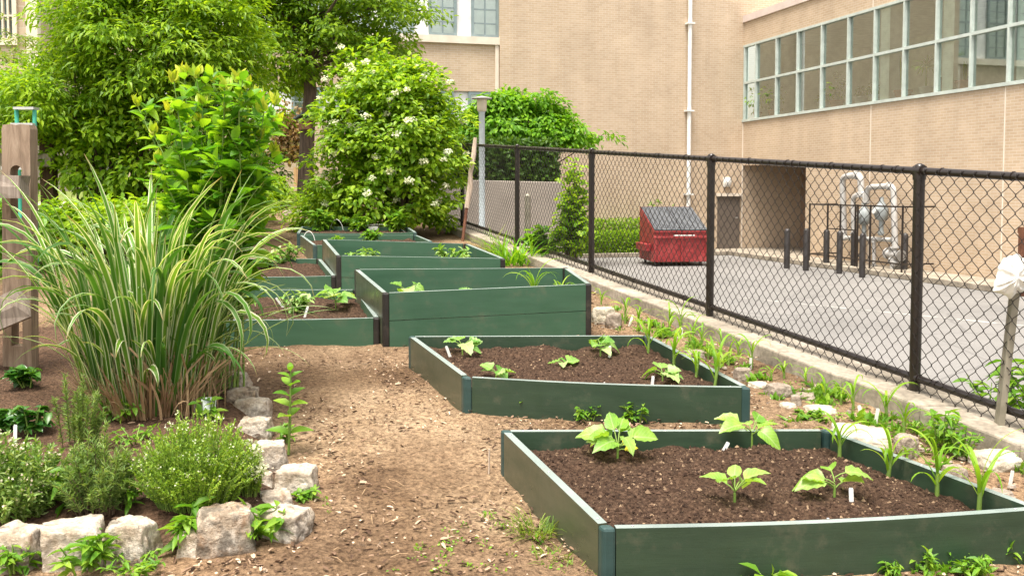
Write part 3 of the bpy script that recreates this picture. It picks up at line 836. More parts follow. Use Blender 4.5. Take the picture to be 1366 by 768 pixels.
# pavement strip at the foot of the building
m = MB()
def quad_box(pts, z0, z1):
    ps = [wor_(x, y, z0) for x, y in pts] + [wor_(x, y, z1) for x, y in pts]
    m.hexa(ps)
quad_box([(.06, -1.15), (XL, -1.15), (XL, -.004), (.06, -.004)], 0, .13)
quad_box([(.06, -.003), (xr - .03, -.003), (xr - .03, 2.19), (.06, 2.19)], 0, .125)
quad_box([(.003, -9), (1.3, -9), (1.3, -1.152), (.003, -1.152)], 0, .127)
tag(m.build('pavement', M['concrete'], bevel=.015), kind='structure')

# ------------------------------------------------------------------ low beige wall in front of the left part
def low_wall():
    a, c = D(480, 236, 21.0), D(752, 243, 23.0)
    d = U_.copy(); 
    nrm = Vector((c.y - a.y, a.x - c.x, 0)).normalized()
    m = MB(); za, zc = D(480, 237, 21).z, D(752, 243, 23).z
    w = -nrm * .3
    m.hexa([Vector((a.x, a.y, LOT)), Vector((c.x, c.y, LOT)), Vector((c.x, c.y, LOT)) + w, Vector((a.x, a.y, LOT)) + w,
            Vector((a.x, a.y, za)), Vector((c.x, c.y, zc)), Vector((c.x, c.y, zc)) + w, Vector((a.x, a.y, za)) + w])
    o = m.build('retaining_wall', M['beige_wall'], bevel=.02); tag(o, 'plain beige retaining wall under the dark hedge, seen through the fence', 'wall')
low_wall()

# ------------------------------------------------------------------ church-like stone building, far left
def church():
    Dp = 48.0
    o0 = D(-260, 330, Dp); x1 = D(58, 330, Dp).x
    base = 0.0
    root = thing('stone_building', 'distant tan stone building with tall traceried window behind the shrub', 'building', (o0.x, o0.y, base))
    wl, wr = D(4, 30, Dp).x, D(26, 30, Dp).x
    zt = D(10, 55, Dp).z
    m = MB()
    m.span((o0.x, o0.y, 0), (wl, o0.y + 6, 18)); m.span((wr, o0.y, 0), (x1, o0.y + 6, 18)); m.span((wl, o0.y, 0), (wr, o0.y + .4, zt)); m.span((wl, o0.y, 13.5), (wr, o0.y + .4, 18))
    m.build('wall', M['stone_wall'], root)
    f = MB(); t = .16
    f.span((wl - .22, o0.y - .12, zt - .3), (wl, o0.y + .2, 13.5)); f.span((wr, o0.y - .12, zt - .3), (wr + .22, o0.y + .2, 13.5))
    f.span((wl, o0.y - .1, zt - .3), (wr, o0.y + .2, zt + .05))
    for k in (1, 2):
        x = wl + (wr - wl) * k / 3; f.span((x - .05, o0.y + .02, zt + .05), (x + .05, o0.y + .18, 13.5))
    zz = D(10, 24, Dp).z; f.span((wl, o0.y + .03, zz - .05), (wr, o0.y + .17, zz + .05))
    zz = D(10, 2, Dp).z
    for k in range(3):
        xa = wl + (wr - wl) * k / 3; xb = wl + (wr - wl) * (k + 1) / 3; xm = (xa + xb) / 2
        pts = [(xa + (xb - xa) * q / 8, zz + .5 * math.sin(math.pi * q / 8)) for q in range(9)]
        f.tube([Vector((p_[0], o0.y + .1, p_[1])) for p_ in pts], .06, 6)
    w = f.build('window', M['cream'], root)
    p = MB(); p.span((wl, o0.y + .22, zt), (wr, o0.y + .25, 13.5)); p.build('pane', M['grey_frame'], w)
    c = MB(); xb = D(47, 20, Dp).x; c.span((xb, o0.y - .35, 0), (x1 + .15, o0.y - .002, 17)); c.build('buttress', M['cream'], root)
church()
# grey wall of an outbuilding behind the split rail fence
m = MB(); a = D(-320, 300, 27); c = D(110, 300, 27); m.span((a.x, a.y, .8), (c.x, a.y + .4, D(0, 150, 27).z + .5))
tag(m.build('garden_wall', M['concrete']), 'plain grey wall behind the rail fence at the left edge', 'wall')
# paved walk beyond the rail fence
m = MB()
ys = [15.5, 16.5, 17.4]
m.add([Vector((-16, 17.0, SLOPE * 17 + .012)), Vector((-6.6, 17.0, SLOPE * 17 + .012)), Vector((-6.9, 20.2, SLOPE * 20.2 + .012)), Vector((-16, 20.2, SLOPE * 20.2 + .012))], [(0, 1, 2, 3)])
tag(m.build('path', M['paver']), kind='structure')
# ------------------------------------------------------------------ raised beds
BEDS = {}
def raised_bed(key, label, tops, H, tiers=1, mat='board', pmat='corner_teal', drop=.07, posts='all', crumbs=500):
    """tops: photo places of the top corners FL, FR, BR, BL"""
    c = [G(x, y, H) for x, y in tops]
    cen = sum(c, Vector()) / 4
    root = thing('raised_bed', label, 'raised bed', (cen.x, cen.y, SLOPE * cen.y), 'green raised beds in the garden')
    ins = []
    th = .034
    for i in range(4):
        a, b_ = c[i], c[(i + 1) % 4]
        nx = Vector((b_.x - a.x, b_.y - a.y, 0)).normalized(); inn = Vector((-nx.y, nx.x, 0))
        for t in range(tiers):
            hb = H * t / tiers - (.03 if t == 0 else 0) ; ht = H * (t + 1) / tiers - (.005 if t < tiers - 1 else 0)
            m = MB(); a2 = a + nx * .045; b2 = b_ - nx * .045
            k = 8; bow = .018 if (i == 0 and tiers == 1) else 0
            for q in range(k):
                u0, u1 = q / k, (q + 1) / k
                p0 = a2.lerp(b2, u0) - inn * bow * math.sin(math.pi * u0); p1 = a2.lerp(b2, u1) - inn * bow * math.sin(math.pi * u1)
                w0 = .006 * math.sin(math.pi * u0) * (1 if bow else 0); w1 = .006 * math.sin(math.pi * u1) * (1 if bow else 0)
                def Z(p, h): return SLOPE * p.y + h
                vs = [Vector((p0.x, p0.y, Z(p0, hb))), Vector((p1.x, p1.y, Z(p1, hb))), Vector((p1.x, p1.y, 0)) + inn * th + Vector((0, 0, Z(p1, hb))), Vector((p0.x, p0.y, 0)) + inn * th + Vector((0, 0, Z(p0, hb))),
                      Vector((p0.x, p0.y, Z(p0, ht) - w0)), Vector((p1.x, p1.y, Z(p1, ht) - w1)), Vector((p1.x, p1.y, 0)) + inn * th + Vector((0, 0, Z(p1, ht) - w1)), Vector((p0.x, p0.y, 0)) + inn * th + Vector((0, 0, Z(p0, ht) - w0))]
                b0 = len(m.v)
                fs = [(3, 2, 1, 0), (4, 5, 6, 7), (0, 1, 5, 4), (2, 3, 7, 6)]
                if q == 0: fs.append((3, 0, 4, 7))
                if q == k - 1: fs.append((1, 2, 6, 5))
                m.add(vs, fs)
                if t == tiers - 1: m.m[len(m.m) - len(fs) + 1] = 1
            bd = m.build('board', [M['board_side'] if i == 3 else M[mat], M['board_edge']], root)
            if tiers == 1 and crumbs:            # screw heads in the top edge
                s = MB()
                for u in (.04, .5, .96):
                    p = a2.lerp(b2, u) + inn * .017
                    s.lathe(Vector((p.x, p.y, SLOPE * p.y + ht - (.006 * math.sin(math.pi * u) if bow else 0) + .0005)), [(.005, 0), (.005, .0015), (.001, .002)], 8)
                s.build('screw', M['alu'], bd)
    for i in range(4):
        a, p_, n_ = c[i], c[(i - 1) % 4], c[(i + 1) % 4]
        d1 = Vector((n_.x - a.x, n_.y - a.y, 0)).normalized(); d2 = Vector((p_.x - a.x, p_.y - a.y, 0)).normalized()
        o = Vector((a.x, a.y, 0)) - (d1 + d2) * .003; e = .048
        q = [o, o + d1 * e, o + (d1 + d2) * e, o + d2 * e]
        z0 = SLOPE * a.y - .03; z1 = SLOPE * a.y + H + .002
        m = MB(); m.hexa([v + Vector((0, 0, z0)) for v in q] + [v + Vector((0, 0, z1)) for v in q])
        m.build('corner_post', M[pmat], root, bevel=.012)
    # lumpy soil
    n1, n2 = 90, 80
    inner = []
    for i in range(4):
        a, p_, n_ = c[i], c[(i - 1) % 4], c[(i + 1) % 4]
        d1 = Vector((n_.x - a.x, n_.y - a.y, 0)).normalized(); d2 = Vector((p_.x - a.x, p_.y - a.y, 0)).normalized()
        inner.append(a + (d1 + d2) * .032)
    V = []
    def soil_at(u, v):
        p = inner[0].lerp(inner[1], u).lerp(inner[3].lerp(inner[2], u), v)
        q = Vector((p.x, p.y, 0))
        h = .028 * noise.noise(q * 4.1) + .022 * noise.noise(q * 11) + .014 * abs(noise.noise(q * 27)) + .008 * noise.noise(q * 60)
        e = min(u, 1 - u, v, 1 - v); h -= .022 * max(0, 1 - e / .07)
        return Vector((p.x, p.y, SLOPE * p.y + H - drop + h))
    for j in range(n2 + 1):
        for i in range(n1 + 1): V.append(soil_at(i / n1, j / n2))
    idx = np.arange((n1 + 1) * (n2 + 1)).reshape(n2 + 1, n1 + 1)
    F = np.stack([idx[:-1, :-1], idx[:-1, 1:], idx[1:, 1:], idx[1:, :-1]], -1).reshape(-1, 4)
    so = np_mesh('soil', np.array(V), F, M['soil'], root, smooth=True)
    if crumbs:
        oc = np.array([(1, 0, 0), (0, 1, 0), (-1, 0, 0), (0, -1, 0), (0, 0, 1), (0, 0, -1)], float)
        of = np.array([(0, 1, 4), (1, 2, 4), (2, 3, 4), (3, 0, 4), (1, 0, 5), (2, 1, 5), (3, 2, 5), (0, 3, 5)])
        VV = []; FF = []
        for k in range(crumbs):
            p = soil_at(.03 + .94 * random.random(), .03 + .94 * random.random())
            s = .0018 + .007 * random.random() ** 3
            VV.append(oc * (s * rng.uniform(.5, 1.6, 3)) * rng.uniform(.7, 1.3, (6, 1)) @ np.array(Matrix.Rotation(random.random() * 6, 3, 'Z')) + np.array(p))
            FF.append(of + k * 6)
        cr = np_mesh('crumbs', np.concatenate(VV), np.concatenate(FF), M['crumb'], so)
        tag(cr, kind='stuff')
    BEDS[key] = (c, inner, H, drop)
    return root
def soil_z(key, x, y):
    return SLOPE * y + BEDS[key][2] - BEDS[key][3]
def on_bed(key, px, py):
    return G(px, py, BEDS[key][2] - BEDS[key][3])

raised_bed('b1', 'nearest low green raised bed, holding eggplant seedlings and corn', [(805, 705), (1395, 679), (1105, 572), (668, 573)], .205, 1, 'board_dull', 'corner_teal', .065, crumbs=9000)
raised_bed('b2', 'low green raised bed with squash seedlings, just behind the nearest bed', [(619, 503), (1001, 517), (866, 447), (545, 448)], .205, 1, 'board_dull', 'corner_teal', .062, crumbs=4500)
raised_bed('b3', 'tall two-board green raised bed in the middle with black corners', [(511, 391), (789, 379), (757, 357), (473, 359)], .40, 2, 'board', 'corner_black', .20, crumbs=400)
raised_bed('b4', 'low green raised bed joined to the left of the tall middle bed', [(240, 426), (506, 424), (478, 386), (248, 386)], .20, 1, 'board', 'corner_black', .06, crumbs=600)
raised_bed('b6', 'tall green raised bed one row behind the middle bed', [(449, 341), (674, 345), (624, 325), (430, 319)], .40, 2, 'board', 'corner_black', .20, crumbs=0)
raised_bed('b5', 'low green raised bed left of the farther tall bed', [(258, 369), (448, 368), (428, 345), (264, 345)], .20, 1, 'board', 'corner_black', .05, crumbs=300)
raised_bed('b7', 'narrow low green raised bed with wires and pale side boards in the back row', [(418, 327), (577, 322), (556, 313.5), (400, 313.5)], .22, 1, 'board', 'corner_teal', .06, crumbs=0)
raised_bed('b9', 'farthest dark green raised bed in front of the white flowering bush', [(396, 311), (556, 310), (545, 303), (402, 302)], .22, 1, 'board', 'corner_teal', .05, crumbs=0)

# ------------------------------------------------------------------ stones
def stone(name, label, cat, box, mat, group, sq=.55, seed=0, hk=.70, dk=.8, rz=None, mnd=True):
    x0, x1, y0, y1 = box
    rnd = random.Random(seed)
    p = (GB if mnd else G)((x0 + x1) / 2, y1 - .16 * (y1 - y0))
    if mnd: p.z -= .02
    dep = depth_of(p); w = (.93 if mnd else 1) * (x1 - x0) / FPX * dep; h = hk * (y1 - y0) / FPX * dep; dp = w * dk
    bm = bmesh.new()
    bmesh.ops.create_cube(bm, size=2)
    bmesh.ops.subdivide_edges(bm, edges=bm.edges[:], cuts=17, use_grid_fill=True)
    off = Vector((rnd.random() * 50, rnd.random() * 50, rnd.random() * 50))
    tp = rnd.uniform(.8, .95); sk = rnd.uniform(-.1, .1)
    cuts = []
    for _ in range(11):
        n_ = Vector((rnd.gauss(0, 1), rnd.gauss(0, 1), rnd.gauss(.15, .8))).normalized(); cuts.append((n_, rnd.uniform(.95, 1.2)))
    for v in bm.verts:
        c = v.co; s = c.normalized()
        q = c * (sq + .20) + s * (.80 - sq) * 1.15
        q *= .96 + .13 * noise.noise(q * 1.1 + off) + .07 * noise.noise(q * 2.7 + off) + .03 * noise.noise(q * 7 + off) + .02 * noise.noise(q * 18 + off)
        for n_, d_ in cuts:
            e_ = q.dot(n_) - d_ * (.8 + .45 * max(abs(n_.x), abs(n_.y), abs(n_.z)) ** -1 * .55 + .12)
            if e_ > 0: q -= n_ * e_ * .92
        q += s * (.022 * noise.noise(c * 9 + off) + .014 * noise.noise(c * 21 + off))
        zt = (q.z + 1) / 2
        k = 1 + (tp - 1) * max(0, zt)
        v.co = Vector(((q.x * k + sk * zt) * w / 2, q.y * k * dp / 2, (zt * (h + .04)) - .04))
    for f in bm.faces: f.smooth = True
    a = rnd.uniform(-.4, .4) if rz is None else rz
    bmesh.ops.rotate(bm, verts=bm.verts, cent=(0, 0, 0), matrix=Matrix.Rotation(a, 3, 'Z'))
    me = bpy.data.meshes.new(name); bm.to_mesh(me); bm.free()
    o = link_mesh(name, me, mat, None, (p.x, p.y, p.z))
    tag(o, label, cat, group)
    return o
GS = 'pale granite blocks edging the herb bed'
for i, (bx, lab, sq) in enumerate([
    ((268, 292, 487, 510), 'small pale block at the far end of the stone edging, touching the grass clump', .6),
    ((289, 336, 487, 519), 'pale flat-topped block at the far end of the stone edging', .62),
    ((303, 349, 506, 548), 'brownish block second from the far end of the stone edging', .6),
    ((312, 364, 521, 558), 'grey block third from the far end of the stone edging', .55),
    ((313, 365, 547, 581), 'flat pale slab-like block beside the white flowering thyme', .55),
    ((331, 386, 576, 626), 'square block with shadowed front at the foot of the tall single weed', .66),
    ((361, 427, 607, 662), 'pale sloping block jutting farthest right onto the path', .55),
    ((340, 367, 618, 648), 'small rounded pale stone tucked beside the thyme bush', .4),
    ((342, 393, 642, 678), 'low rounded stone between the jutting block and the broad path-side block', .4),
    ((337, 419, 661, 722), 'broad flat-topped grey block at the corner of the path', .6),
    ((261, 347, 655, 742), 'tall split block with rusty orange front in the bottom row', .6),
    ((240, 300, 689, 742), 'low sunken block leaning against the left of the tall split block', .55),
    ((140, 212, 675, 750), 'dark-fronted squarish block in the bottom row with a light top', .72),
    ((57, 143, 678, 752), 'wide block with a notched top in the bottom row', .66),
    ((-22, 64, 682, 760), 'very pale block cut by the left edge of the picture', .6)]):
    stone('granite_block', lab, 'stone', bx, M['granite'], GS, sq, 11 + i)
GR = 'rocks lying between the beds and the kerb'
for i, (bx, lab, mt, sq, hk) in enumerate([
    ((1105, 1184, 547, 598), 'big flat cream slab leaning by the right back corner of the nearest bed', 'pale_rock', .5, .35),
    ((1020, 1056, 508, 530), 'smooth pinkish rock right of the second bed', 'rock', .25, .7),
    ((1072, 1114, 535, 553), 'flat pale rock above the mossy patch', 'pale_rock', .4, .5),
    ((1060, 1090, 518, 534), 'flat greenish rock behind the mossy patch', 'rock', .4, .5),
    ((1193, 1222, 576, 612), 'upright brown rock beside the corn at the nearest bed', 'rock', .3, .75),
    ((1256, 1291, 618, 648), 'round tan rock just outside the right board of the nearest bed', 'rock', .2, .8),
    ((1298, 1362, 594, 626), 'large rounded rock at the foot of the metal stake', 'pale_rock', .25, .6),
    ((979, 1003, 487, 510), 'light rock by the white marker near the kerb', 'rock', .4, .7),
    ((788, 822, 405, 433), 'curved pale rock beside the tall middle bed', 'pale_rock', .3, .7),
    ((808, 829, 417, 438), 'small grey rock leaning on the curved rock by the middle bed', 'rock', .3, .8),
    ((911, 939, 463, 479), 'flat tan rock behind the corn of the second bed', 'rock', .4, .6),
    ((998, 1025, 505, 518), 'thin pale flat rock at the right corner of the second bed', 'pale_rock', .4, .5),
    ((1054, 1070, 526, 543), 'small dark brown rock left of the mossy patch', 'rock', .3, .8),
    ((1313, 1351, 645, 668), 'low tan rock half buried by the right front corner of the nearest bed', 'rock', .3, .5),
    ((1040, 1062, 532, 545), 'little cream rock in front of the smooth pinkish rock', 'pale_rock', .3, .5)]):
    stone('rock', lab, 'rock', bx, M[mt], GR, sq, 71 + i, hk, .9, mnd=False)
for i, (bx, lab) in enumerate([((398, 412, 660, 672), None), ((463, 476, 737, 748), None)]): pass
for i, (bx, lab) in enumerate([
    ((325, 352, 272, 286), 'small brown stone in the row under the trees, left'), ((352, 372, 262, 279), 'round grey-brown stone standing in the row under the trees'),
    ((378, 408, 279, 291), 'long pale flat stone in the row under the trees, near the trunk')]):
    stone('garden_stone', lab, 'stone', bx, M['rock'], 'stones edging the mulch under the trees', .35, 140 + i, .8, .8, mnd=False)

# pebbles and crumbs of stone by the kerb
lv = []; ff = []; oc = np.array([(1, 0, 0), (.7, .7, 0), (0, 1, 0), (-.7, .7, 0), (-1, 0, 0), (-.7, -.7, 0), (0, -1, 0), (.7, -.7, 0)]); 
for k in range(420):
    if k < 300: x, y = rng.uniform(985, 1366), rng.uniform(500, 680)
    else: x, y = rng.uniform(800, 1000), rng.uniform(410, 500)
    p = G(x, y)
    if p.x > kerb_x(p.y) - .02: continue
    s = .006 + .022 * rng.random() ** 3; a = rng.random() * 6.28; ro = np.array(Matrix.Rotation(a, 3, 'Z')); q = rng.uniform(.75, 1.2, (8, 1))
    r0 = (oc * q * [s, s * .7, 0]) @ ro; r1 = r0 * .7 + [0, 0, s * rng.uniform(.4, .8)]; n0 = len(lv) * 16
    lv.append(np.concatenate([r0, r1]) + np.array(p) + [0, 0, .004]); ff += [(n0 + i, n0 + (i + 1) % 8, n0 + 8 + (i + 1) % 8, n0 + 8 + i) for i in range(8)] + [(n0 + 8, n0 + 9, n0 + 10, n0 + 11), (n0 + 11, n0 + 12, n0 + 15, n0 + 8), (n0 + 12, n0 + 13, n0 + 14, n0 + 15)]
o = np_mesh('pebbles', np.concatenate(lv), ff, M['rock'], smooth=False); tag(o, 'small scattered pebbles in the strip beside the kerb', 'pebbles', kind='stuff')

wc = Leaves()
for k in range(330):
    u = rng.random()
    if u < .6: x = rng.uniform(1000, 1366); y = rng.uniform(490, 500) + (x - 1000) * .32 + abs(rng.normal()) * 22 - 8
    elif u < .85: x = rng.uniform(800, 1010); y = 405 + (x - 800) * .40 + abs(rng.normal()) * 9
    else: x = rng.uniform(960, 1366); y = rng.uniform(752, 768)
    p = G(x, y)
    if p.x > kerb_x(p.y) - .015 or noise.noise(p * 2.6) < -.12: continue
    n = rng.integers(6, 16); h = rng.uniform(.02, .075); a = rng.random(n) * 6.28; e = rng.uniform(.4, 1.5, n)
    dd = np.stack([np.cos(a) * np.cos(e), np.sin(a) * np.cos(e), np.sin(e)], -1); P = np.array(p) + rng.normal(size=(n, 3)) * [.018, .018, .002]
    wc.add([T_LANCE, T_OVATE, T_LANCE][k % 3], P, dd, [0, 0, 1.] + sph(n) * .5, h * rng.uniform(.5, 1.2, n), h * (.16, .5, .3)[k % 3])
o = wc.build('weed_cover', M['weed'], smooth=False); tag(o, 'low scattered weeds and shoots in the strip beside the kerb', 'weeds', kind='stuff')

# ------------------------------------------------------------------ plant markers
def marker(label, p, h, w=.016, tilt=0., lean=0., grp='white plastic plant markers'):
    ang = rng.uniform(-.4, .4)
    rot = Matrix.Rotation(ang, 3, 'Z') @ Matrix.Rotation(tilt, 3, 'Y') @ Matrix.Rotation(lean, 3, 'X')
    m = MB(); ax, ay, az = rot @ Vector((1, 0, 0)), rot @ Vector((0, 0, 1)), rot @ Vector((0, 1, 0))
    m.prism([(-w * .1, -.04), (w * .1, -.04), (w / 2, -.005), (w / 2, h - .006), (w * .35, h), (-w * .35, h), (-w / 2, h - .006), (-w / 2, -.005)], ax, ay, az, p, .0022)
    o = m.build('plant_marker', M['tag_white'], None, origin=p); tag(o, label, 'plant marker', grp)
def ph(p, px): return px / FPX * depth_of(p)
for lab, key, x, y, hp, ti in [
    ('white marker under the big eggplant leaves in the nearest bed', 'b1', 794, 608, 30, .1),
    ('tilted pale marker by itself at the back of the nearest bed', 'b1', 962, 607, 20, .5),
    ('white marker in front of the pale eggplant nearest the corn', 'b1', 1136, 672, 22, -.05),
    ('white marker in the squash at the back right of the second bed', 'b2', 813, 477, 16, .05),
    ('white marker at the front of the right-hand squash in the second bed', 'b2', 870, 514, 13, .1),
    ('pinkish leaning marker by the left-hand squash in the second bed', 'b2', 601, 477, 17, -.35),
    ('white marker tilted beside the leafy plant in the joined low bed', 'b4', 377, 409, 15, -.6),
    ('white marker at the front board of the joined low bed', 'b4', 406, 424, 17, .3)]:
    p = on_bed(key, x, y); marker(lab, p, ph(p, hp), ti and .017, ti)
for lab, x, y, hp, ti in [
    ('white marker among corn shoots behind the second bed', 910, 451, 14, -.1),
    ('white marker by the light rock near the kerb', 1001, 491, 14, .05),
    ('left of the two white markers beside the cream slab', 1150, 557, 17, -.25),
    ('right of the two white markers beside the cream slab', 1168, 565, 21, .15),
    ('small white marker right of the nearest bed, farthest right', 1348, 645, 18, .2),
    ('white marker among the corn shoots nearest the tall middle bed', 840, 433, 14, .3),
    ('white marker beside the small basil in the herb bed', 20, 585, 19, .05),
    ('white marker behind the thyme near the grass clump', 258, 550, 20, 0)]:
    p = GB(x, y); marker(lab, p, ph(p, hp), .019, ti)
p = on_bed('b9', 498, 309); m = MB(); m.box(p + Vector((0, 0, .05)), (.13, .006, .05)); m.tube([p, p + Vector((0, .004, .05))], .004, 6)
tag(m.build('label_card', M['tag_white'], origin=p), 'white label card standing in the farthest bed', 'label card')
# clear cup
p = GB(279, 557); m = MB(); m.lathe(p, [(.03, 0), (.038, .1), (.036, .1), (.028, .004)], 16)
tag(m.build('plastic_cup', M['bottle'], origin=p), 'clear plastic cup standing in the thyme', 'cup')
# thin wire hoops over the far beds
def hoop(label, key, xa, xb, ya, hgt):
    a = on_bed(key, xa, ya); c = on_bed(key, xb, ya)
    pts = [a.lerp(c, t) + Vector((0, 0, hgt * math.sin(math.pi * t) ** .6)) for t in np.linspace(0, 1, 13)]
    m = MB(); m.tube(pts, .004, 6); tag(m.build('wire_hoop', M['tag_white'], origin=a), label, 'wire hoop', 'thin wire hoops over the far beds')
hoop('thin pale wire hoop at the left end of the farthest bed', 'b9', 440, 458, 308, .16)
hoop('wide thin pale wire hoop over the right of the farthest bed', 'b9', 470, 540, 309, .10)
hoop('bent pale wire over the left end of the narrow back bed', 'b7', 404, 420, 321, .12)
# ------------------------------------------------------------------ small crop plants
def corn(label, p, h, n=5, seed=0, group='young corn plants', lean=(0, 0), mat='corn', wk=.62):
    g = np.random.default_rng(seed); rd = random.Random(seed)
    root = thing('corn_plant', label, 'corn plant', p, group)
    st = MB(); top = p + Vector((lean[0] * h, lean[1] * h, h * .55))
    st.tube([p - Vector((0, 0, .02)), p.lerp(top, .5), top], [.007 + h * .012, .006 + h * .009, .003], 7); st.build('stalk', M['stem'], root)
    lv = Leaves(); a0 = g.random() * 6
    for i in range(n):
        t = .12 + .8 * i / n; q = np.array(p.lerp(top, t))
        az = a0 + i * 2.6 + g.normal() * .4; L = h * g.uniform(.75, 1.25); d = np.array([math.cos(az), math.sin(az), 0])
        el = g.uniform(1.05, 1.5) ; pts = [q]; k = 9; bd_ = g.uniform(1.2, 3.6)
        for j in range(k):
            e = el - (j / k) ** 1.7 * bd_; pts.append(pts[-1] + (d * math.cos(e) + np.array([0, 0, math.sin(e)])) * L / k)
        sd = np.cross(d, [0, 0, 1]); tw = g.normal() * .25
        lv.ribbon(pts, (.014 + h * .045) * wk, sd + np.array([0, 0, tw]), [.5, .75, .9, 1, 1, .95, .85, .7, .45, .05])
    lv.build('foliage', M[mat], root)
    return root
GC2 = 'corn shoots in the second bed'; GC1 = 'corn shoots in the nearest bed'; GCK = 'corn shoots along the kerb'
for i, (lab, key, x, y, hp, n, ln) in enumerate([
    ('arching corn shoot at the back right corner of the second bed', 'b2', 864, 473, 56, 6, (.05, 0)), ('bushy corn shoot inside the right board of the second bed, second from the back', 'b2', 899, 488, 64, 8, (0, 0)),
    ('slim upright corn shoot third from the back along the second bed', 'b2', 928, 503, 52, 4, (.1, 0)), ('tallest corn shoot at the front right of the second bed', 'b2', 953, 515, 64, 7, (.1, 0)),
    ('drooping corn shoot at the back right corner of the nearest bed', 'b1', 1120, 607, 62, 7, (0, 0)), ('spreading corn shoot in front of the cream slab', 'b1', 1184, 636, 66, 7, (.1, 0)),
    ('corn shoot with pale stem between the slab and the front board', 'b1', 1250, 660, 84, 7, (0, 0)), ('large corn shoot nearest the right front corner of the nearest bed', 'b1', 1306, 680, 92, 7, (.02, 0)),
    ('corn shoot with dark soil at its foot in the tall middle bed', 'b3', 713, 404, 54, 6, (0, 0)), ('short corn shoot at the right end of the tall middle bed', 'b3', 745, 404, 36, 5, (.1, 0)), ('low corn shoot right behind the front board of the tall middle bed', 'b3', 764, 404, 34, 4, (.1, 0))]):
    p = on_bed(key, x, y); corn(lab, p, ph(p, hp * .95), n + 2, 300 + i, {'b1': GC1, 'b2': GC2, 'b3': 'corn shoots in the tall bed'}[key], ln)
for i, (lab, x, y, hp, n) in enumerate([
    ('corn shoot next to the tall middle bed, close to the kerb', 802, 408, 26, 5), ('thin corn shoot by the curved pale rock', 834, 431, 44, 5), ('yellowish corn shoot behind the second bed corner', 884, 452, 22, 4),
    ('corn shoot against the kerb left of the white marker', 893, 441, 40, 6), ('tall corn shoot right behind a white marker near the fence post', 908, 446, 54, 6), ('pale corn shoot in front of the middle fence post', 924, 457, 38, 5),
    ('slim pale corn shoot standing before the kerb', 936, 462, 34, 4), ('lone upright corn shoot left of the smooth pinkish rock', 1003, 489, 48, 5), ('small dark corn shoot before the kerb joint', 1029, 508, 26, 4),
    ('short stiff corn shoot against the kerb', 1075, 512, 30, 4), ('leaning corn shoot above the flat pale rock', 1100, 535, 48, 5), ('thin pale corn shoot between the second bed and the kerb, behind the tallest one', 962, 470, 36, 4), ('spindly corn shoot close to the kerb, two steps right of the middle fence post', 985, 474, 32, 4), ('slender corn shoot right beside the flat tan rock', 945, 478, 30, 4), ('wispy corn shoot in the gap between curved pale rock and kerb', 852, 440, 30, 5), ('two-bladed corn shoot left of the lone upright one, by the kerb', 972, 486, 30, 3), ('thin corn shoot between smooth pinkish rock and kerb joint', 1046, 505, 30, 4), ('wispy corn shoot just above the cream slab', 1122, 538, 36, 4),
    ('corn shoot with a bright tip beside the two markers', 1138, 548, 48, 5),
    ('corn shoot whose one long blade points up left of the near fence post', 1182, 562, 66, 5), ('broad drooping corn shoot below the near fence post', 1206, 577, 52, 6)]):
    p = G(x, y); corn(lab, p, ph(p, hp * .9), n + 2, 340 + i, GCK, wk=.58)

def broad_plant(name, label, cat, p, size, n, mat, T, seed, group, stem_h=.35, el=(.1, .9), aspect=.72, azs=None, yellow=0, stemmat='stem'):
    """a seedling with a few large leaves on stalks"""
    g = np.random.default_rng(seed)
    root = thing(name, label, cat, p, group)
    st = MB(); lv = Leaves(); yl = Leaves(); P = np.array(p)
    hub = P + np.array([0, 0, size * stem_h * .6]); st.tube([Vector(P) - Vector((0, 0, .015)), Vector(hub)], [.006, .005], 6)
    for i in range(n + yellow):
        az = (azs[i] if azs and i < len(azs) else g.random() * 6.28 if azs else i * 2.4 + g.normal() * .35); e = g.uniform(*el)
        if i >= n: e = -.1
        d = np.array([math.cos(az) * math.cos(e), math.sin(az) * math.cos(e), math.sin(e)])
        L = size * g.uniform(.48, .74) * (.6 if i >= n else 1); pl = size * g.uniform(.22, .4) * (.8 if i >= n else 1)
        b = hub + np.array([0, 0, size * .12 * g.normal() * stem_h]); tip = b + (d + np.array([0, 0, .35])) * pl
        st.tube([Vector(b), Vector((b + tip) / 2 + np.array([0, 0, .004])), Vector(tip)], .0028, 5)
        ld = d * np.array([1, 1, .4]) + np.array([0, 0, g.uniform(-.3, .35)])
        (yl if i >= n else lv).add((V_BROAD if T is T_BROAD else V_LOBED)[g.integers(5)], tip - d * .004, ld, np.array([g.normal() * .35, g.normal() * .3 - .3, 1.]), L, L * aspect * g.uniform(.9, 1.1))
    st.build('stem', M[stemmat], root); lv.build('foliage', M[mat], root)
    if yellow: yl.build('yellow_leaves', M['yellow'], root)
    return root
GE = 'eggplant seedlings in the nearest bed'; GQ = 'squash seedlings in the second bed'
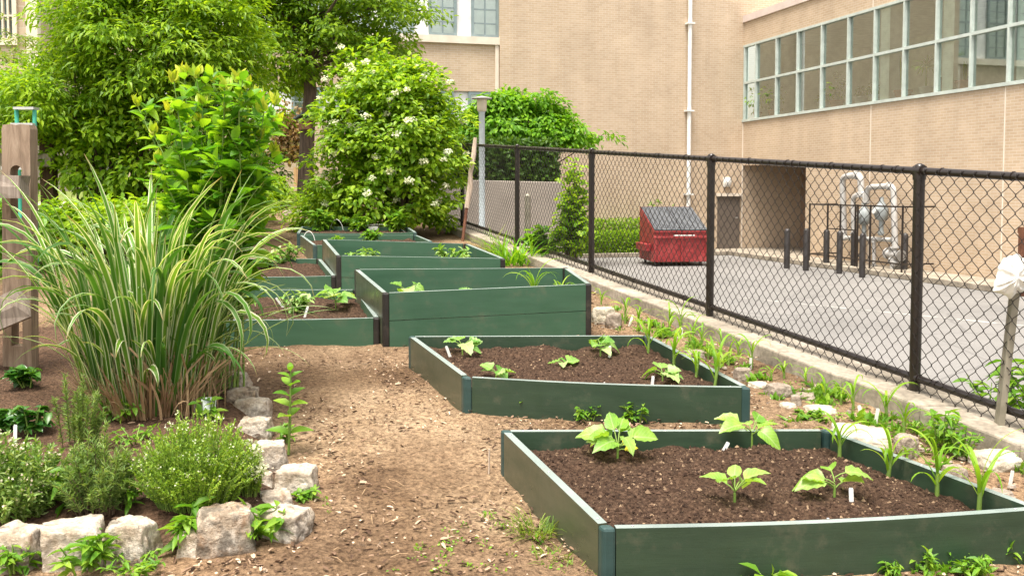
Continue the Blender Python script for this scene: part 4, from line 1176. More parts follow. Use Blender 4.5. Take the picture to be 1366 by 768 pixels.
for i, (lab, key, x, y, sp, n, mat, T, grp, sh, el, az, ye) in enumerate([
    ('largest eggplant in the nearest bed, with yellow lower leaves', 'b1', 824, 612, 76, 12, 'egg', T_BROAD, GE, .5, (.1, .8), [0.05, 2.6, .5, 3.3, 1.3, 5.2, 2.0, 4.1], 2),
    ('eggplant against the back board of the nearest bed with a yellow leaf', 'b1', 1003, 594, 66, 7, 'egg', T_BROAD, GE, .6, (.1, .7), [.1, 2.9, .8, 3.6, 5.3, 1.8], 1),
    ('eggplant with upright bright leaves in the front middle of the nearest bed', 'b1', 980, 672, 70, 6, 'egg', T_BROAD, GE, .5, (.2, 1.0), [2.7, .1, .9, 5.6, 4.0], 0),
    ('eggplant with flat pale leaves beside a white marker', 'b1', 1113, 668, 74, 6, 'egg', T_BROAD, GE, .7, (.0, .35), [2.9, .0, .4, 3.4, 1.5], 0),
    ('squash seedling at the back left of the second bed with drooping leaves', 'b2', 617, 473, 44, 6, 'squash', T_LOBED, GQ, .55, (-.1, .6), None, 0),
    ('low squash seedling just behind the left front corner of the second bed', 'b2', 662, 503, 36, 6, 'squash', T_LOBED, GQ, .3, (.0, .4), None, 0),
    ('flat small squash seedling in the middle of the second bed', 'b2', 752, 489, 36, 4, 'squash', T_LOBED, GQ, .2, (.0, .25), None, 0),
    ('squash seedling against the back board of the second bed by a marker', 'b2', 801, 473, 40, 6, 'squash', T_LOBED, GQ, .5, (.0, .6), None, 0),
    ('squash seedling at the front right of the second bed', 'b2', 884, 508, 46, 7, 'squash', T_LOBED, GQ, .4, (.0, .45), None, 0),
    ('squash seedling at the left end of the tall middle bed', 'b3', 545, 404, 40, 6, 'squash', T_LOBED, 'seedlings in the tall beds', .8, (.0, .6), None, 0),
    ('pale low seedling in the centre of the tall middle bed', 'b3', 612, 403, 30, 5, 'squash', T_LOBED, 'seedlings in the tall beds', .6, (.0, .4), None, 0),
    ('tiny seedling right of centre in the tall middle bed', 'b3', 684, 403, 28, 4, 'squash', T_LOBED, 'seedlings in the tall beds', .6, (.0, .5), None, 0),
    ('leafy squash by the right-hand end of the joined low bed', 'b4', 448, 412, 40, 9, 'squash', T_LOBED, 'seedlings in the joined low bed', .6, (.0, .7), None, 0)]):
    sp *= .88 if key == 'b4' else .72; p = on_bed(key, x, y); broad_plant('eggplant' if mat == 'egg' else 'squash_plant', lab, 'eggplant' if mat == 'egg' else 'squash plant', p, ph(p, sp), n, mat, T, 400 + i, grp, sh, el, .66 if mat == 'egg' else .95, az, ye)

def leafy(name, label, cat, p, w, h, n, L, mat, seed, group=None, T=T_OVATE, asp=.5, stems=6, droop=.15, d=None, smat='stem', flowers=None):
    """several stems with small leaves all along"""
    g = np.random.default_rng(seed)
    root = thing(name, label, cat, p, group); P = np.array(p); st = MB(); lv = Leaves(); d = d or w
    fl = Leaves()
    per = max(2, n // stems)
    for s in range(stems):
        a = g.random() * 6.28; r = math.sqrt(g.random())
        tip = P + np.array([math.cos(a) * w / 2 * r, math.sin(a) * d / 2 * r, h * g.uniform(.65, 1.0) * (1 - .25 * r)])
        b = P + np.array([math.cos(a), math.sin(a), 0]) * min(w, .12) * .3 * r
        mid = (b + tip) / 2 + np.array([0, 0, h * .08])
        st.tube([Vector(b), Vector(mid), Vector(tip)], [.004 + h * .006, .003 + h * .004, .002], 5)
        t = g.uniform(.15, 1, per)[:, None]; q = (1 - t) ** 2 * b + 2 * t * (1 - t) * mid + t * t * tip
        dd = sph(per, g); dd[:, 2] = dd[:, 2] * .4 + .25 - droop; 
        lv.add(T, q, dd, np.array([0, 0, 1.]) + sph(per, g) * .4, L * g.uniform(.6, 1.2, per), L * asp * g.uniform(.8, 1.1, per))
        if flowers:
            k = flowers; q = tip + sph(k, g) * np.array([.02, .02, .02]); fl.add(T_SIMPLE, q, sph(k, g), sph(k, g), .009, .009)
    st.build('stem', M[smat], root); lv.build('foliage', M[mat], root)
    if flowers: fl.build('flowers', M['white_petal'], root)
    return root
for i, (lab, key, x, y, wp, hp, n, Lp, mat) in enumerate([
    ('leafy potato plant left of centre in the farther tall bed', 'b6', 487, 360, 46, 36, 150, 9, 'squash'), ('leafy potato plant at the right of the farther tall bed', 'b6', 604, 361, 52, 42, 180, 10, 'squash'),
    ('pale bushy seedling cluster in the joined low bed beside a tilted marker', 'b4', 393, 419, 46, 34, 160, 11, 'squash'), ('leafy plant behind the grass at the left of the joined low bed', 'b4', 318, 418, 50, 34, 130, 12, 'squash'),
    ('feathery seedling at the far side of the low left bed', 'b5', 383, 352, 50, 30, 150, 9, 'squash'), ('small leafy seedling in the low left bed near its back board', 'b5', 352, 357, 34, 22, 90, 9, 'squash'),
    ('green tuft at the left of the narrow back bed', 'b7', 452, 325, 28, 12, 80, 7, 'weed'), ('taller leafy tuft in the middle of the narrow back bed', 'b7', 495, 325, 34, 20, 120, 9, 'weed'),
    ('leafy plant at the left end of the farthest bed', 'b9', 428, 309, 44, 34, 170, 11, 'weed'), ('leafy plant left of the card in the farthest bed', 'b9', 476, 309, 40, 26, 150, 10, 'weed'), ('leafy plant right of the card in the farthest bed', 'b9', 530, 309, 46, 34, 170, 11, 'weed')]):
    p = on_bed(key, x, y); leafy('bed_plant', lab, 'vegetable plant', p, ph(p, wp), ph(p, hp), n, ph(p, Lp), mat, 500 + i, 'leafy vegetables in the far beds', T_OVATE, .55, 9)

# ------------------------------------------------------------------ weeds
GW = 'weeds sprouting round the beds and stones'
for i, (lab, x, y, wp, hp, n, Lp, st) in enumerate([
    ('low weeds at the bottom left in front of the pale edge block', 20, 762, 60, 44, 90, 20, 8), ('weed with pointed leaves before the notched block', 110, 762, 80, 56, 90, 26, 8), ('creeping weeds in front of the dark-fronted block', 180, 764, 90, 26, 110, 14, 10),
    ('upright weed with long pale leaves between two bottom row blocks', 238, 735, 60, 70, 60, 34, 5), ('bright weed between the tall split block and the broad block', 352, 722, 66, 56, 70, 30, 6), ('weed tuft behind the dark-fronted block', 178, 672, 40, 34, 40, 20, 4), ('weed behind the low sunken block', 244, 680, 60, 44, 50, 26, 5),
    ('weed at the foot of the nearest bed, at the bottom right corner', 1352, 748, 46, 44, 60, 15, 4), ('broad weed patch along the front board of the nearest bed', 1290, 764, 70, 40, 120, 16, 9), ('single upright weed on the front board of the nearest bed', 1232, 765, 30, 40, 36, 16, 3), ('low weed in front of the nearest bed, left of the upright weed', 1195, 768, 44, 26, 40, 14, 5), ('round-leaved weed at the bottom in front of the nearest bed', 1016, 770, 60, 20, 16, 32, 4),
    ('small weed at the left front of the second bed', 702, 553, 14, 30, 20, 12, 2), ('sprig before the front board of the second bed', 785, 562, 36, 30, 50, 11, 5), ('taller sprig behind the largest eggplant', 850, 562, 36, 36, 50, 12, 5), ('sprig at the right front of the second bed', 963, 562, 34, 24, 40, 10, 4), ('tiny weed in the back left corner of the nearest bed', 702, 596, 22, 16, 10, 16, 2),
    ('bright weed clump growing round the mossy rock', 1085, 560, 60, 12, 170, 8, 12), ('weed clump at the foot of the metal stake, on its left', 1284, 612, 60, 56, 90, 13, 8), ('leafy weed against the right edge of the picture', 1362, 560, 60, 110, 70, 30, 4), ('weed with yellow leaf before the kerb by the stake', 1258, 600, 50, 84, 80, 18, 5),
    ('weed at the edge of the square stone with shadowed front', 378, 590, 30, 34, 40, 14, 5), ('weeds below the jutting pale block', 412, 668, 50, 18, 60, 12, 6)]):
    p = GB(x, y); leafy('weed', lab, 'weed', p, ph(p, wp), ph(p, hp), n, ph(p, Lp), 'weed', 560 + i, GW, T_LANCE if Lp > 13 else T_OVATE, .36 if Lp > 13 else .55, st)
# tall single weed with big opposite leaves
p = GB(385, 606); root = thing('tall_weed', 'tall single-stemmed weed with opposite leaves at the edge of the path', 'weed', p, GW)
st = MB(); H_ = ph(p, 112); st.tube([p, p + Vector((.01, 0, H_ * .5)), p + Vector((.016, 0, H_))], [.007, .006, .003], 7); st.build('stem', M['stem'], root)
lv = Leaves()
for k, t in enumerate((.25, .45, .58, .7, .82, .92, 1.0)):
    for s in (0, math.pi):
        a = s + k * 1.35; Lf = H_ * (.32 - .13 * t) * (1 if t < .9 else .8)
        d = np.array([math.cos(a), math.sin(a) * .8, .35 + .5 * t ** 3]); lv.add(T_OVATE, np.array(p) + [.014 * t, 0, H_ * t], d, np.array([0, -.3, 1.]), Lf, Lf * .5)
lv.build('foliage', M['weed'], root)
# grass tufts
def tuft(label, p, w, h, n, seed, mat='lawn', group='grass tufts beside the nearest bed', wd=.005, name='grass_tuft'):
    g = np.random.default_rng(seed); lv = Leaves()
    for k in range(n):
        a = g.random() * 6.28; r = math.sqrt(g.random()) * w / 2; b = np.array(p) + [math.cos(a) * r, math.sin(a) * r, -.01]
        d = np.array([math.cos(a + g.normal()), math.sin(a + g.normal()), 0]); L = h * g.uniform(.4, 1.1); e = g.uniform(.9, 1.5); pts = [b]
        for j in range(5): e -= g.uniform(.05, .35); pts.append(pts[-1] + (d * math.cos(e) + np.array([0, 0, math.sin(e)])) * L / 5)
        lv.ribbon(pts, wd, np.cross(d, [0, 0, 1]), [.8, 1, .9, .75, .5, .1])
    o = lv.build(name, M[mat], None, origin=p); tag(o, label, 'grass', group)
for i, (lab, x, y, wp, hp, n) in enumerate([
    ('grass tuft growing along the left board of the nearest bed', 716, 712, 40, 50, 90), ('thin low grass beside the left board of the nearest bed, nearer us', 736, 745, 44, 26, 60), ('sparse grass blades on the path left of the nearest bed', 690, 700, 50, 18, 40),
    ('wispy grass at the bottom left of the nearest bed corner', 772, 764, 40, 26, 30)]):
    p = G(x, y); tuft(lab, p, ph(p, wp), ph(p, hp), n, 640 + i)
# scattered seedlings on the path
lv = Leaves(); 
for k in range(420):
    x, y = random.choice([(rng.uniform(380, 760), rng.uniform(640, 765)), (rng.uniform(1000, 1300), rng.uniform(510, 600)), (rng.uniform(960, 1120), rng.uniform(520, 570))]); p = G(x, y)
    if noise.noise(p * 2.2) < .12: continue
    puff(lv, T_OVATE, np.array(p) + [0, 0, .006], (.025, .025, .008), 9, .012, .008, -.2)
o = lv.build('seedlings', M['weed'], smooth=True); tag(o, 'tiny green seedlings and moss flecks on the bare path', 'seedlings', kind='stuff')

# ------------------------------------------------------------------ herb bed plants
def herb(name, label, p, w, d, h, stems, L, W, mat, seed, flowers=0, fmat='white_petal', fs=.012, spread=1.0, dens=60, T=T_NEEDLE, fgroup=4):
    g = np.random.default_rng(seed); root = thing(name, label, 'herb', p); P = np.array(p); lv = Leaves(); st = MB(); fl = Leaves()
    ia = 0
    for s in range(stems):
        a = g.random() * 6.28; r = math.sqrt(g.random()); b = P + np.array([math.cos(a) * w * .30 * r, math.sin(a) * d * .30 * r, 0])
        tip = P + np.array([math.cos(a) * w / 2 * r * spread + g.normal() * w * .05, math.sin(a) * d / 2 * r + g.normal() * w * .05, h * (1 - .45 * r * r) * g.uniform(.5, 1.1)])
        mid = (b + tip) / 2 + np.array([(tip - b)[0] * -.1, 0, h * .08])
        st.tube([Vector(b), Vector(mid), Vector(tip)], [.0025, .002, .001], 4, caps=False)
        n = dens; t = g.uniform(.12, 1, n)[:, None]; q = (1 - t) ** 2 * b + 2 * t * (1 - t) * mid + t * t * tip
        dd = sph(n, g) * .8 + norm((tip - b)[None]) * .9
        lv.add(T, q, dd, sph(n, g) + [0, 0, .7], L * g.uniform(.6, 1.2, n), W * g.uniform(.8, 1.2, n))
        if flowers and g.random() < flowers:
            k = fgroup; q = tip + sph(k, g) * fs; fl.add(T_SIMPLE, q, sph(k, g) + [0, 0, .4], sph(k, g) + [0, 0, 1], fs, fs)
    st.build('stem', M['stem' if mat != 'rosem' else 'wstem'], root); lv.build('foliage', M[mat], root)
    if fl.V: tag(fl.build('flowers', M[fmat], root), kind='stuff')
    return root
p = GB(262, 672); herb('thyme_bush', 'rounded thyme bush covered with tiny white flowers behind the stone edging', p, ph(p, 165), ph(p, 120), ph(p, 118), 620, .013, .006, 'thyme', 1, .22, 'white_petal', .008, dens=52)
p = GB(330, 660); herb('white_flowering_herb', 'low herb with dense white flower heads beside the jutting stone', p, ph(p, 56), ph(p, 40), ph(p, 66), 60, .014, .006, 'thyme', 2, 1.0, 'white_petal', .013, dens=40, fgroup=12)
p = GB(128, 682); herb('rosemary_bush', 'grey-green lavender-like bush between the two flowering herbs', p, ph(p, 112), ph(p, 90), ph(p, 108), 120, .030, .0045, 'rosem', 3, 0, dens=60)
p = GB(104, 600); herb('tall_rosemary', 'tall thin rosemary sprigs standing before the grass clump', p, ph(p, 74), ph(p, 60), ph(p, 112), 22, .028, .004, 'rosem', 4, 0, dens=110, spread=.9)
p = GB(26, 690); herb('sage_bush', 'pale flowering sage-like herb at the left edge of the picture', p, ph(p, 130), ph(p, 110), ph(p, 112), 150, .030, .010, 'sage', 5, .7, 'lilac_petal', .010, dens=44, T=T_LANCE)
p = GB(92, 690); leafy('leafy_herb', 'broad pointed pale leaves between the sage and the rosemary', 'herb', p, ph(p, 60), ph(p, 76), 40, ph(p, 42), 'weed', 651, None, T_LANCE, .3, 5)
for i, (lab, x, y, wp, hp) in enumerate([('dark glossy basil at the foot of the wooden post', 38, 516, 64, 44), ('basil seedling beside the white marker in the herb bed', 42, 578, 58, 50), ('small basil peeking out at the far left edge', 4, 574, 36, 34)]):
    p = GB(x, y); leafy('basil_plant', lab, 'basil', p, ph(p, wp * .85), ph(p, hp * .9), 80, ph(p, 16), 'basil', 660 + i, 'basil plants in the herb bed', T_BROAD, .62, 7, .1)
for i, (lab, x, y, wp, hp, n, Lp) in enumerate([('low seedlings under the grass clump, left', 150, 560, 80, 34, 110, 13), ('sprig of green at the right foot of the grass clump', 262, 535, 34, 30, 50, 13), ('sparse seedlings in the bare herb bed soil', 180, 590, 70, 22, 50, 11), ('yellow-green leaves by the plastic cup', 276, 560, 30, 44, 30, 20)]):
    p = GB(x, y); leafy('herb_seedling', lab, 'seedling', p, ph(p, wp), ph(p, hp), n, ph(p, Lp), 'weed', 670 + i, None, T_OVATE, .5, 8)

# ------------------------------------------------------------------ variegated grass clump
def grass_clump():
    p = GB(200, 540); g = np.random.default_rng(21)
    root = thing('variegated_grass', 'big clump of green and cream striped grass with a straw base in the herb bed', 'ornamental grass', p)
    w = ph(p, 158); h = ph(p, 288); lv = Leaves(); st = Leaves(); sm = MB()
    for k in range(340):
        a = g.random() * 6.28; r = math.sqrt(g.random()); b = np.array(p) + [math.cos(a) * w / 2 * r, math.sin(a) * w * .38 * r, -.01]
        outw = np.array([math.cos(a), math.sin(a) * .8, 0]) * r + np.array([g.normal() * .35, g.normal() * .35, 0]); on = np.linalg.norm(outw) + 1e-6; d = outw / on
        long_ = g.random(); L = h * (g.uniform(.8, 1.2) if long_ > .35 else g.uniform(.4, .8)); e = 1.56 - min(.36, on * .20) - abs(g.normal() * .05); bend = g.uniform(.08, 1.0) ** .95 * 4.0 * (.6 + .4 * min(1, on))
        pts = [b]; K = 16; t0_ = g.uniform(.3, .62)
        for j in range(K):
            t = (j + 1) / K; ee = e - bend * max(0, t - t0_) ** 1.5 / .5
            pts.append(pts[-1] + (d * math.cos(ee) + np.array([0, 0, math.sin(ee)])) * L / K)
        sd = np.cross(d, [0, 0, 1]) + sph(1, g)[0] * .6
        lv.ribbon(pts, g.uniform(.021, .040), sd, [.35, .42, .52, .64, .76, .86, .94, 1, 1, 1, 1, .96, .9, .78, .6, .38, .05], .3)
    # long blades leaning over the joined bed to the right, and to the left
    for az, L, e0, bend in ((.05, .95, .95, 1.7), (-.1, 1.05, 1.0, 1.9), (.2, 1.0, .8, 1.4), (-.25, .9, 1.1, 2.5), (.1, .8, .75, 2.0), (.35, .95, 1.05, 2.2), (-.05, 1.0, .6, .9), (3.1, .85, 1.1, 1.4), (3.3, .95, .95, 1.3), (2.9, .8, 1.2, 2.2), (3.0, 1.0, 1.15, 1.0), (3.4, .7, .8, 1.2), (-.6, .8, 1.0, 2.4), (-.4, .75, 1.1, 2.6), (.6, 1.0, 1.0, 1.6), (3.5, .7, 1.2, 2.6)):
        d = np.array([math.cos(az), math.sin(az), 0]); pts = [np.array(p) + d * w * .36]; L *= 1.0
        for j in range(16):
            t = (j + 1) / 16; ee = e0 + .35 - bend * t ** 1.6
            pts.append(pts[-1] + (d * math.cos(ee) + np.array([0, 0, math.sin(ee)])) * L / 16)
        lv.ribbon(pts, .030, np.cross(d, [0, 0, 1]) + sph(1, g)[0] * .2, None, .3)
    lv.build('blades', M['varieg'], root)
    for k in range(620):                        # dead straw at the foot
        a = g.random() * 6.28; r = math.sqrt(g.random()); b = np.array(p) + [math.cos(a) * w * .48 * r, math.sin(a) * w * .42 * r, -.02]
        d = np.array([math.cos(a), math.sin(a), 0]) * r; L = g.uniform(.12, .42); pts = [b]; e = 1.45 - .35 * r + g.normal() * .12
        for j in range(4): pts.append(pts[-1] + (d * math.cos(e) + np.array([0, 0, math.sin(e)])) * L / 4); e -= g.uniform(0, .3)
        st.ribbon(pts, g.uniform(.008, .020), sph(1, g)[0], [1, .9, .7, .4, .1])
    c = np.array(GB(222, 549))
    for k in range(380):                       # cut brown stubble at the right of the clump
        b = c + np.array([g.normal() * .10, g.normal() * .05, -.01]); L = g.uniform(.16, .38); d = np.array([g.normal(), g.normal(), 0]) * .25; pts = [b + (d * t + np.array([0, 0, 1])) * L * t for t in np.linspace(0, 1, 5)]
        st.ribbon(pts, .014, sph(1, g)[0], [1, 1, .95, .9, .7])
    st.build('dead_straw', M['straw'], root)
grass_clump()

# ------------------------------------------------------------------ tall leafy perennial behind the grass
def perennial():
    p = GB(285, 520); g = np.random.default_rng(31)
    root = thing('tall_leafy_perennial', 'tall leafy perennial with pale buds at its tips, rising behind the striped grass', 'perennial', p)
    P = np.array(p); st = MB(); lv = Leaves(); dep = depth_of(p) + .15
    tops = []
    for x, y in [(183, 140), (232, 108), (246, 100), (262, 102), (285, 108), (300, 118), (318, 108), (330, 118), (345, 130), (352, 150), (366, 140), (372, 165), (205, 180), (225, 150), (270, 140), (300, 150), (325, 160), (345, 185), (210, 215), (250, 170), (285, 190), (315, 200), (350, 220), (365, 205), (330, 235), (240, 215), (190, 240), (270, 240), (300, 250), (335, 190), (225, 195), (265, 165), (320, 135)]:
        tops.append(np.array(D(x, y, dep + g.uniform(-.3, .35))))
    for tp in tops:
        b = P + np.array([g.normal() * .08, g.normal() * .08, 0]); mid = b * .45 + tp * .55 + np.array([(tp - b)[0] * -.16, 0, 0.05])
        st.tube([Vector(b), Vector(b * .6 + mid * .4), Vector(mid), Vector(tp)], [.007, .006, .005, .003], 6)
        n = 24; t = np.linspace(.3, 1, n) + g.normal(size=n) * .01; t = np.clip(t, 0, 1)[:, None]; q = (1 - t) ** 2 * b + 2 * t * (1 - t) * mid + t * t * tp
        a = np.arange(n) * 2.4 + g.random() * 6; dd = np.stack([np.cos(a), np.sin(a), g.uniform(.0, .9, n)], -1)
        L = (.055 + .045 * np.sin(np.pi * np.clip(t[:, 0], 0, 1))) * g.uniform(.7, 1.3, n)
        lv.add(T_OVATE, q, dd, np.array([0, 0, 1.]) - dd * .3 + sph(n, g) * .3, L * 1.5, L * .78)
        # opposite side-sprays
        for k in range(4):
            t0 = g.uniform(.45, .95); q0 = (1 - t0) ** 2 * b + 2 * t0 * (1 - t0) * mid + t0 * t0 * tp
            aa = g.random() * 6.28; e = q0 + np.array([math.cos(aa) * .10, math.sin(aa) * .10, .09]) * g.uniform(.6, 1.4); st.tube([Vector(q0), Vector(e)], .002, 4)
            k2 = 9; u = g.random((k2, 1)); dd = sph(k2, g) * .7 + [0, 0, .5]; lv.add(T_OVATE, q0 + (e - q0) * u, dd, [0, 0, 1] + sph(k2, g) * .5, .095 * g.uniform(.6, 1.3, k2), .05 * g.uniform(.8, 1.1, k2))
        if tp[2] > EYE.z + .12:
            k2 = 10; dd = sph(k2, g) * .5 + [0, 0, 1.]; bd = Leaves(); bd.add(T_OVATE, np.array(tp) + sph(k2, g) * .015, dd, sph(k2, g), .07 * g.uniform(.6, 1.25, k2), .032); bd.build('flower_bud', M['bud'], root)
    st.build('stem', M['stem'], root); lv.build('foliage', M['therm'], root)
perennial()
# ------------------------------------------------------------------ trees and shrubs
def crown(name, parent, shells, n_pads, per, L, W, mat, T, seed, pad=(.5, .5, .22), droop=.35, inner=.45, limbs=None, hubs=None, edge=.42):
    """shells: list of (centre, radii). Pads of leaves at the outside of the shells"""
    g = np.random.default_rng(seed); lv = Leaves(); pads = []
    vol = np.array([r[0] * r[1] + r[1] * r[2] + r[0] * r[2] for _, r in shells]); cnt = (vol / vol.sum() * n_pads).astype(int)
    for (c, r), k in zip(shells, cnt):
        d = sph(k, g); d[:, 2] = np.where(d[:, 2] < -.75, -d[:, 2], d[:, 2])
        rad = inner + (1 - inner) * g.random(k) ** .5 + g.normal(size=k) * edge * .3
        for i in range(k):
            q = np.array(c) + d[i] * np.array(r) * rad[i]; pads.append((q, d[i]))
    for q, d in pads:
        s = g.uniform(.6, 1.35); n = int(per * s)
        rr = np.array(pad) * s; dd = sph(n, g); P = q + dd * (g.random(n) ** .5)[:, None] * rr
        P[:, 2] -= .5 * np.hypot(P[:, 0] - q[0], P[:, 1] - q[1]) ** 2 / max(rr[0], .05)
        o = norm((P - q) * np.array([1, 1, .3]) + d * .25 * rr[0])
        Dd = o * .8 + sph(n, g) * .5 + np.array([0, 0, -droop]); Nn = np.array([0, 0, 1.]) + d * .5 + sph(n, g) * .45
        sc = g.uniform(.65, 1.25, n); lv.add(T, P, Dd, Nn, L * sc, W * sc)
    lv.build(name, M[mat], parent, smooth=False)
    return pads
def limbs(m, base, pads, trunk_top, seed, k=18, r0=.05):
    g = np.random.default_rng(seed)
    for i in g.choice(len(pads), min(k, len(pads)), replace=False):
        q = Vector(pads[i][0]); f = g.uniform(.35, 1.0); a = Vector(base).lerp(Vector(trunk_top), f)
        mid = a.lerp(q, .5) + Vector((g.normal() * .08, g.normal() * .08, .12)); m.tube([a, mid, q], [r0 * (1.1 - .5 * f), r0 * .55, r0 * .18], 6)

# the tall tree with the birdhouse
p = G(409, 272); p.z -= .05
tree = thing('shade_tree', 'tall tree with dark trunk and spreading leafy crown, birdhouse on its trunk', 'tree', p)
dp = depth_of(p)
tt = D(412, 20, dp)
m = MB(); m.tube([p, D(408, 225, dp), D(410, 180, dp), D(414, 120, dp), D(410, 60, dp), tt + Vector((0, 0, 1))], [.22, .165, .155, .135, .11, .05], 12)
c0 = D(438, -10, dp)
shells = [(c0, (2.15, 1.9, 2.0)), (D(500, 30, dp), (.95, 1.2, 1.0)), (D(372, 70, dp), (1.3, 1.2, 1.15)), (D(440, 75, dp), (1.5, 1.3, .8)), (D(375, 10, dp), (1.3, 1.3, 1.2))]
pads = crown('crown', tree, shells, 400, 66, .115, .056, 'tree', T_OVATE, 51, (.36, .36, .17), .10, .42)
limbs(m, D(414, 130, dp), pads, tt, 5, 40, .06)
m.build('trunk', M['bark'], tree)
# birdhouse
q = D(407, 162, dp - .32)
bh = thing('birdhouse', 'small birdhouse with slate blue roof hanging on the tree trunk', 'birdhouse', q)
m = MB(); m.box(q + Vector((0, 0, -.06)), (.22, .2, .22)); bx = m.build('box', M['birdwood'], bh)
m = MB()
for s in (-1, 1):
    m.box(q + Vector((s * .10, -.02, .10)), (.26, .34, .02), Matrix.Rotation(s * R(32), 3, 'Y'))
m.build('roof', M['birdroof'], bh)
m = MB(); m.tube([q + Vector((0, -.102, -.03)), q + Vector((0, -.106, -.03))], .032, 12); m.build('entrance_hole', M['black'], bx)

def shrub(name, label, cat, base, shells, n_pads, per, L, W, mat, seed, pad, droop, stems=9, T=T_SIMPLE, flowers=None, inner=.5, sr=.03, smat='bark'):
    root = thing(name, label, cat, base); pads = crown('crown', root, shells, n_pads, per, L, W, mat, T, seed, pad, droop, inner)
    g = np.random.default_rng(seed + 1); m = MB()
    for i in g.choice(len(pads), min(stems * 3, len(pads)), replace=False):
        q = Vector(pads[i][0]); b = Vector(base) + Vector((g.normal() * .15, g.normal() * .1, -.05)); mid = b.lerp(q, .45) + Vector(((b.x - q.x) * .2, (b.y - q.y) * .2, .15))
        m.tube([b, mid, q], [sr, sr * .7, sr * .25], 6)
    m.build('stems', M[smat], root)
    if flowers:
        fl = Leaves(); k = 0
        lo, hi, fr, side = flowers
        order = g.permutation(len(pads)); pads_mid = float(np.mean([q[0] for q, _ in pads]))
        for i in order:
            q, d = pads[i]
            if d[1] > .15 or d[2] < lo or abs(q[0] - pads_mid) > .92: continue
            c = q + d * np.array(pad) * .9 + np.array([0, -.10, .04]); n = 34; a = g.random(n) * 6.28; r = np.sqrt(g.random(n)) * fr * g.uniform(.7, 1.2)
            P = c + np.stack([np.cos(a) * r, np.sin(a) * r, g.normal(size=n) * .008 - r * r * 2], -1)
            fl = Leaves(); fl.add(T_SIMPLE, P + np.outer(r * np.cos(a), [0, 0, -.0]) + np.outer(r * np.sin(a), [0, 0, .55]), sph(n, g), np.array([0, -.7, 1.]) + sph(n, g) * .5, .032, .03); fl.build('flower_cluster', M['white_petal'], root); k += 1
            if k >= hi: break
    return root
# white-flowering viburnum
p = G(520, 316); dv = depth_of(p)
shrub('viburnum_bush', 'tall bush covered in flat white flower clusters behind the far beds', 'bush', p,
      [(D(520, 185, dv), (.98, .95, 1.25)), (D(530, 125, dv), (.72, .75, .60)), (D(555, 200, dv), (.70, .8, .95)), (D(480, 245, dv), (.72, .8, .75)), (D(560, 262, dv), (.55, .7, .6)), (D(455, 150, dv), (.35, .45, .4))],
      380, 62, .088, .052, 'vib', 61, (.25, .25, .12), .12, 9, T_OVATE, (-.55, 80, .055, 0), .5)
# the great left shrub
p = G(150, 330); dl = 12.6
shrub('elder_shrub', 'very large green shrub filling the upper left, with a dark hollow underneath', 'shrub', D(130, 300, dl),
      [(D(225, 70, dl), (1.28, 1.2, 1.0)), (D(102, 132, dl), (.78, 1.1, .56)), (D(178, 40, dl), (1.05, 1.2, .8)), (D(285, 60, dl), (.75, .9, .8)), (D(265, 150, dl), (.85, .9, .6)), (D(30, 150, dl), (.65, .8, .45)), (D(160, -20, dl), (.75, .9, .6))],
      640, 74, .098, .036, 'shrub', 62, (.30, .30, .13), .12, 8, T_LANCE, None, .55, .018)
p = D(150, 290, dl - .2)
shrub('shade_bush', 'dark leafy undergrowth bush in the hollow under the big left shrub', 'bush', p,
      [(D(125, 215, dl - .2), (.55, .6, .8)), (D(190, 205, dl - .3), (.65, .6, .9)), (D(255, 215, dl - .2), (.6, .5, .8)), (D(95, 190, dl), (.4, .5, .6))], 190, 44, .1, .05, 'shrub', 63, (.25, .25, .14), .3, 6, T_OVATE, None, .3)
# more bushes far behind, filling the gaps left of the tree
for i, (lab, x, y, dpt, w, h, mat, seed) in enumerate([
    ('dark bush behind the perennial, left of the tree trunk', 330, 232, 19.5, .9, .8, 'shrub_dark', 71), ('low light green bush at the right foot of the tree trunk', 446, 276, 17.5, .5, .3, 'weed', 72),
    ('bright low plants under the big left shrub, beside the rail fence', 110, 300, 11.5, .7, .26, 'shrub', 73), ('low green plants beneath the big left shrub, behind the perennial', 190, 300, 10.8, .8, .3, 'shrub', 74),
    ('green undergrowth behind the perennial, beside the mulch', 300, 262, 15.5, 1.0, .5, 'shrub', 75), ('yellow-green plants below the rails at the left edge', 2, 320, 10.5, .6, .5, 'weed', 76), ('green undergrowth at the back, between the trunk and the perennial', 350, 256, 18.5, .6, .28, 'shrub', 77), ('undergrowth left of the white flowering bush', 437, 290, 14.5, .45, .38, 'vib', 78), ('pale yellowish bush in the distance at the left edge', 0, 100, 26.0, 1.6, 1.5, 'lawn', 79)]):
    c = D(x, y, dpt); gzc = float(plain(np.array([c.y]))[0])
    shrub('undergrowth_bush', lab, 'bush', Vector((c.x, c.y, gzc)), [(c, (w, w * .8, h))], 70, 40, .10, .05, mat, seed, (.25, .25, .12), .2, 4, T_OVATE, None, .35, .015)
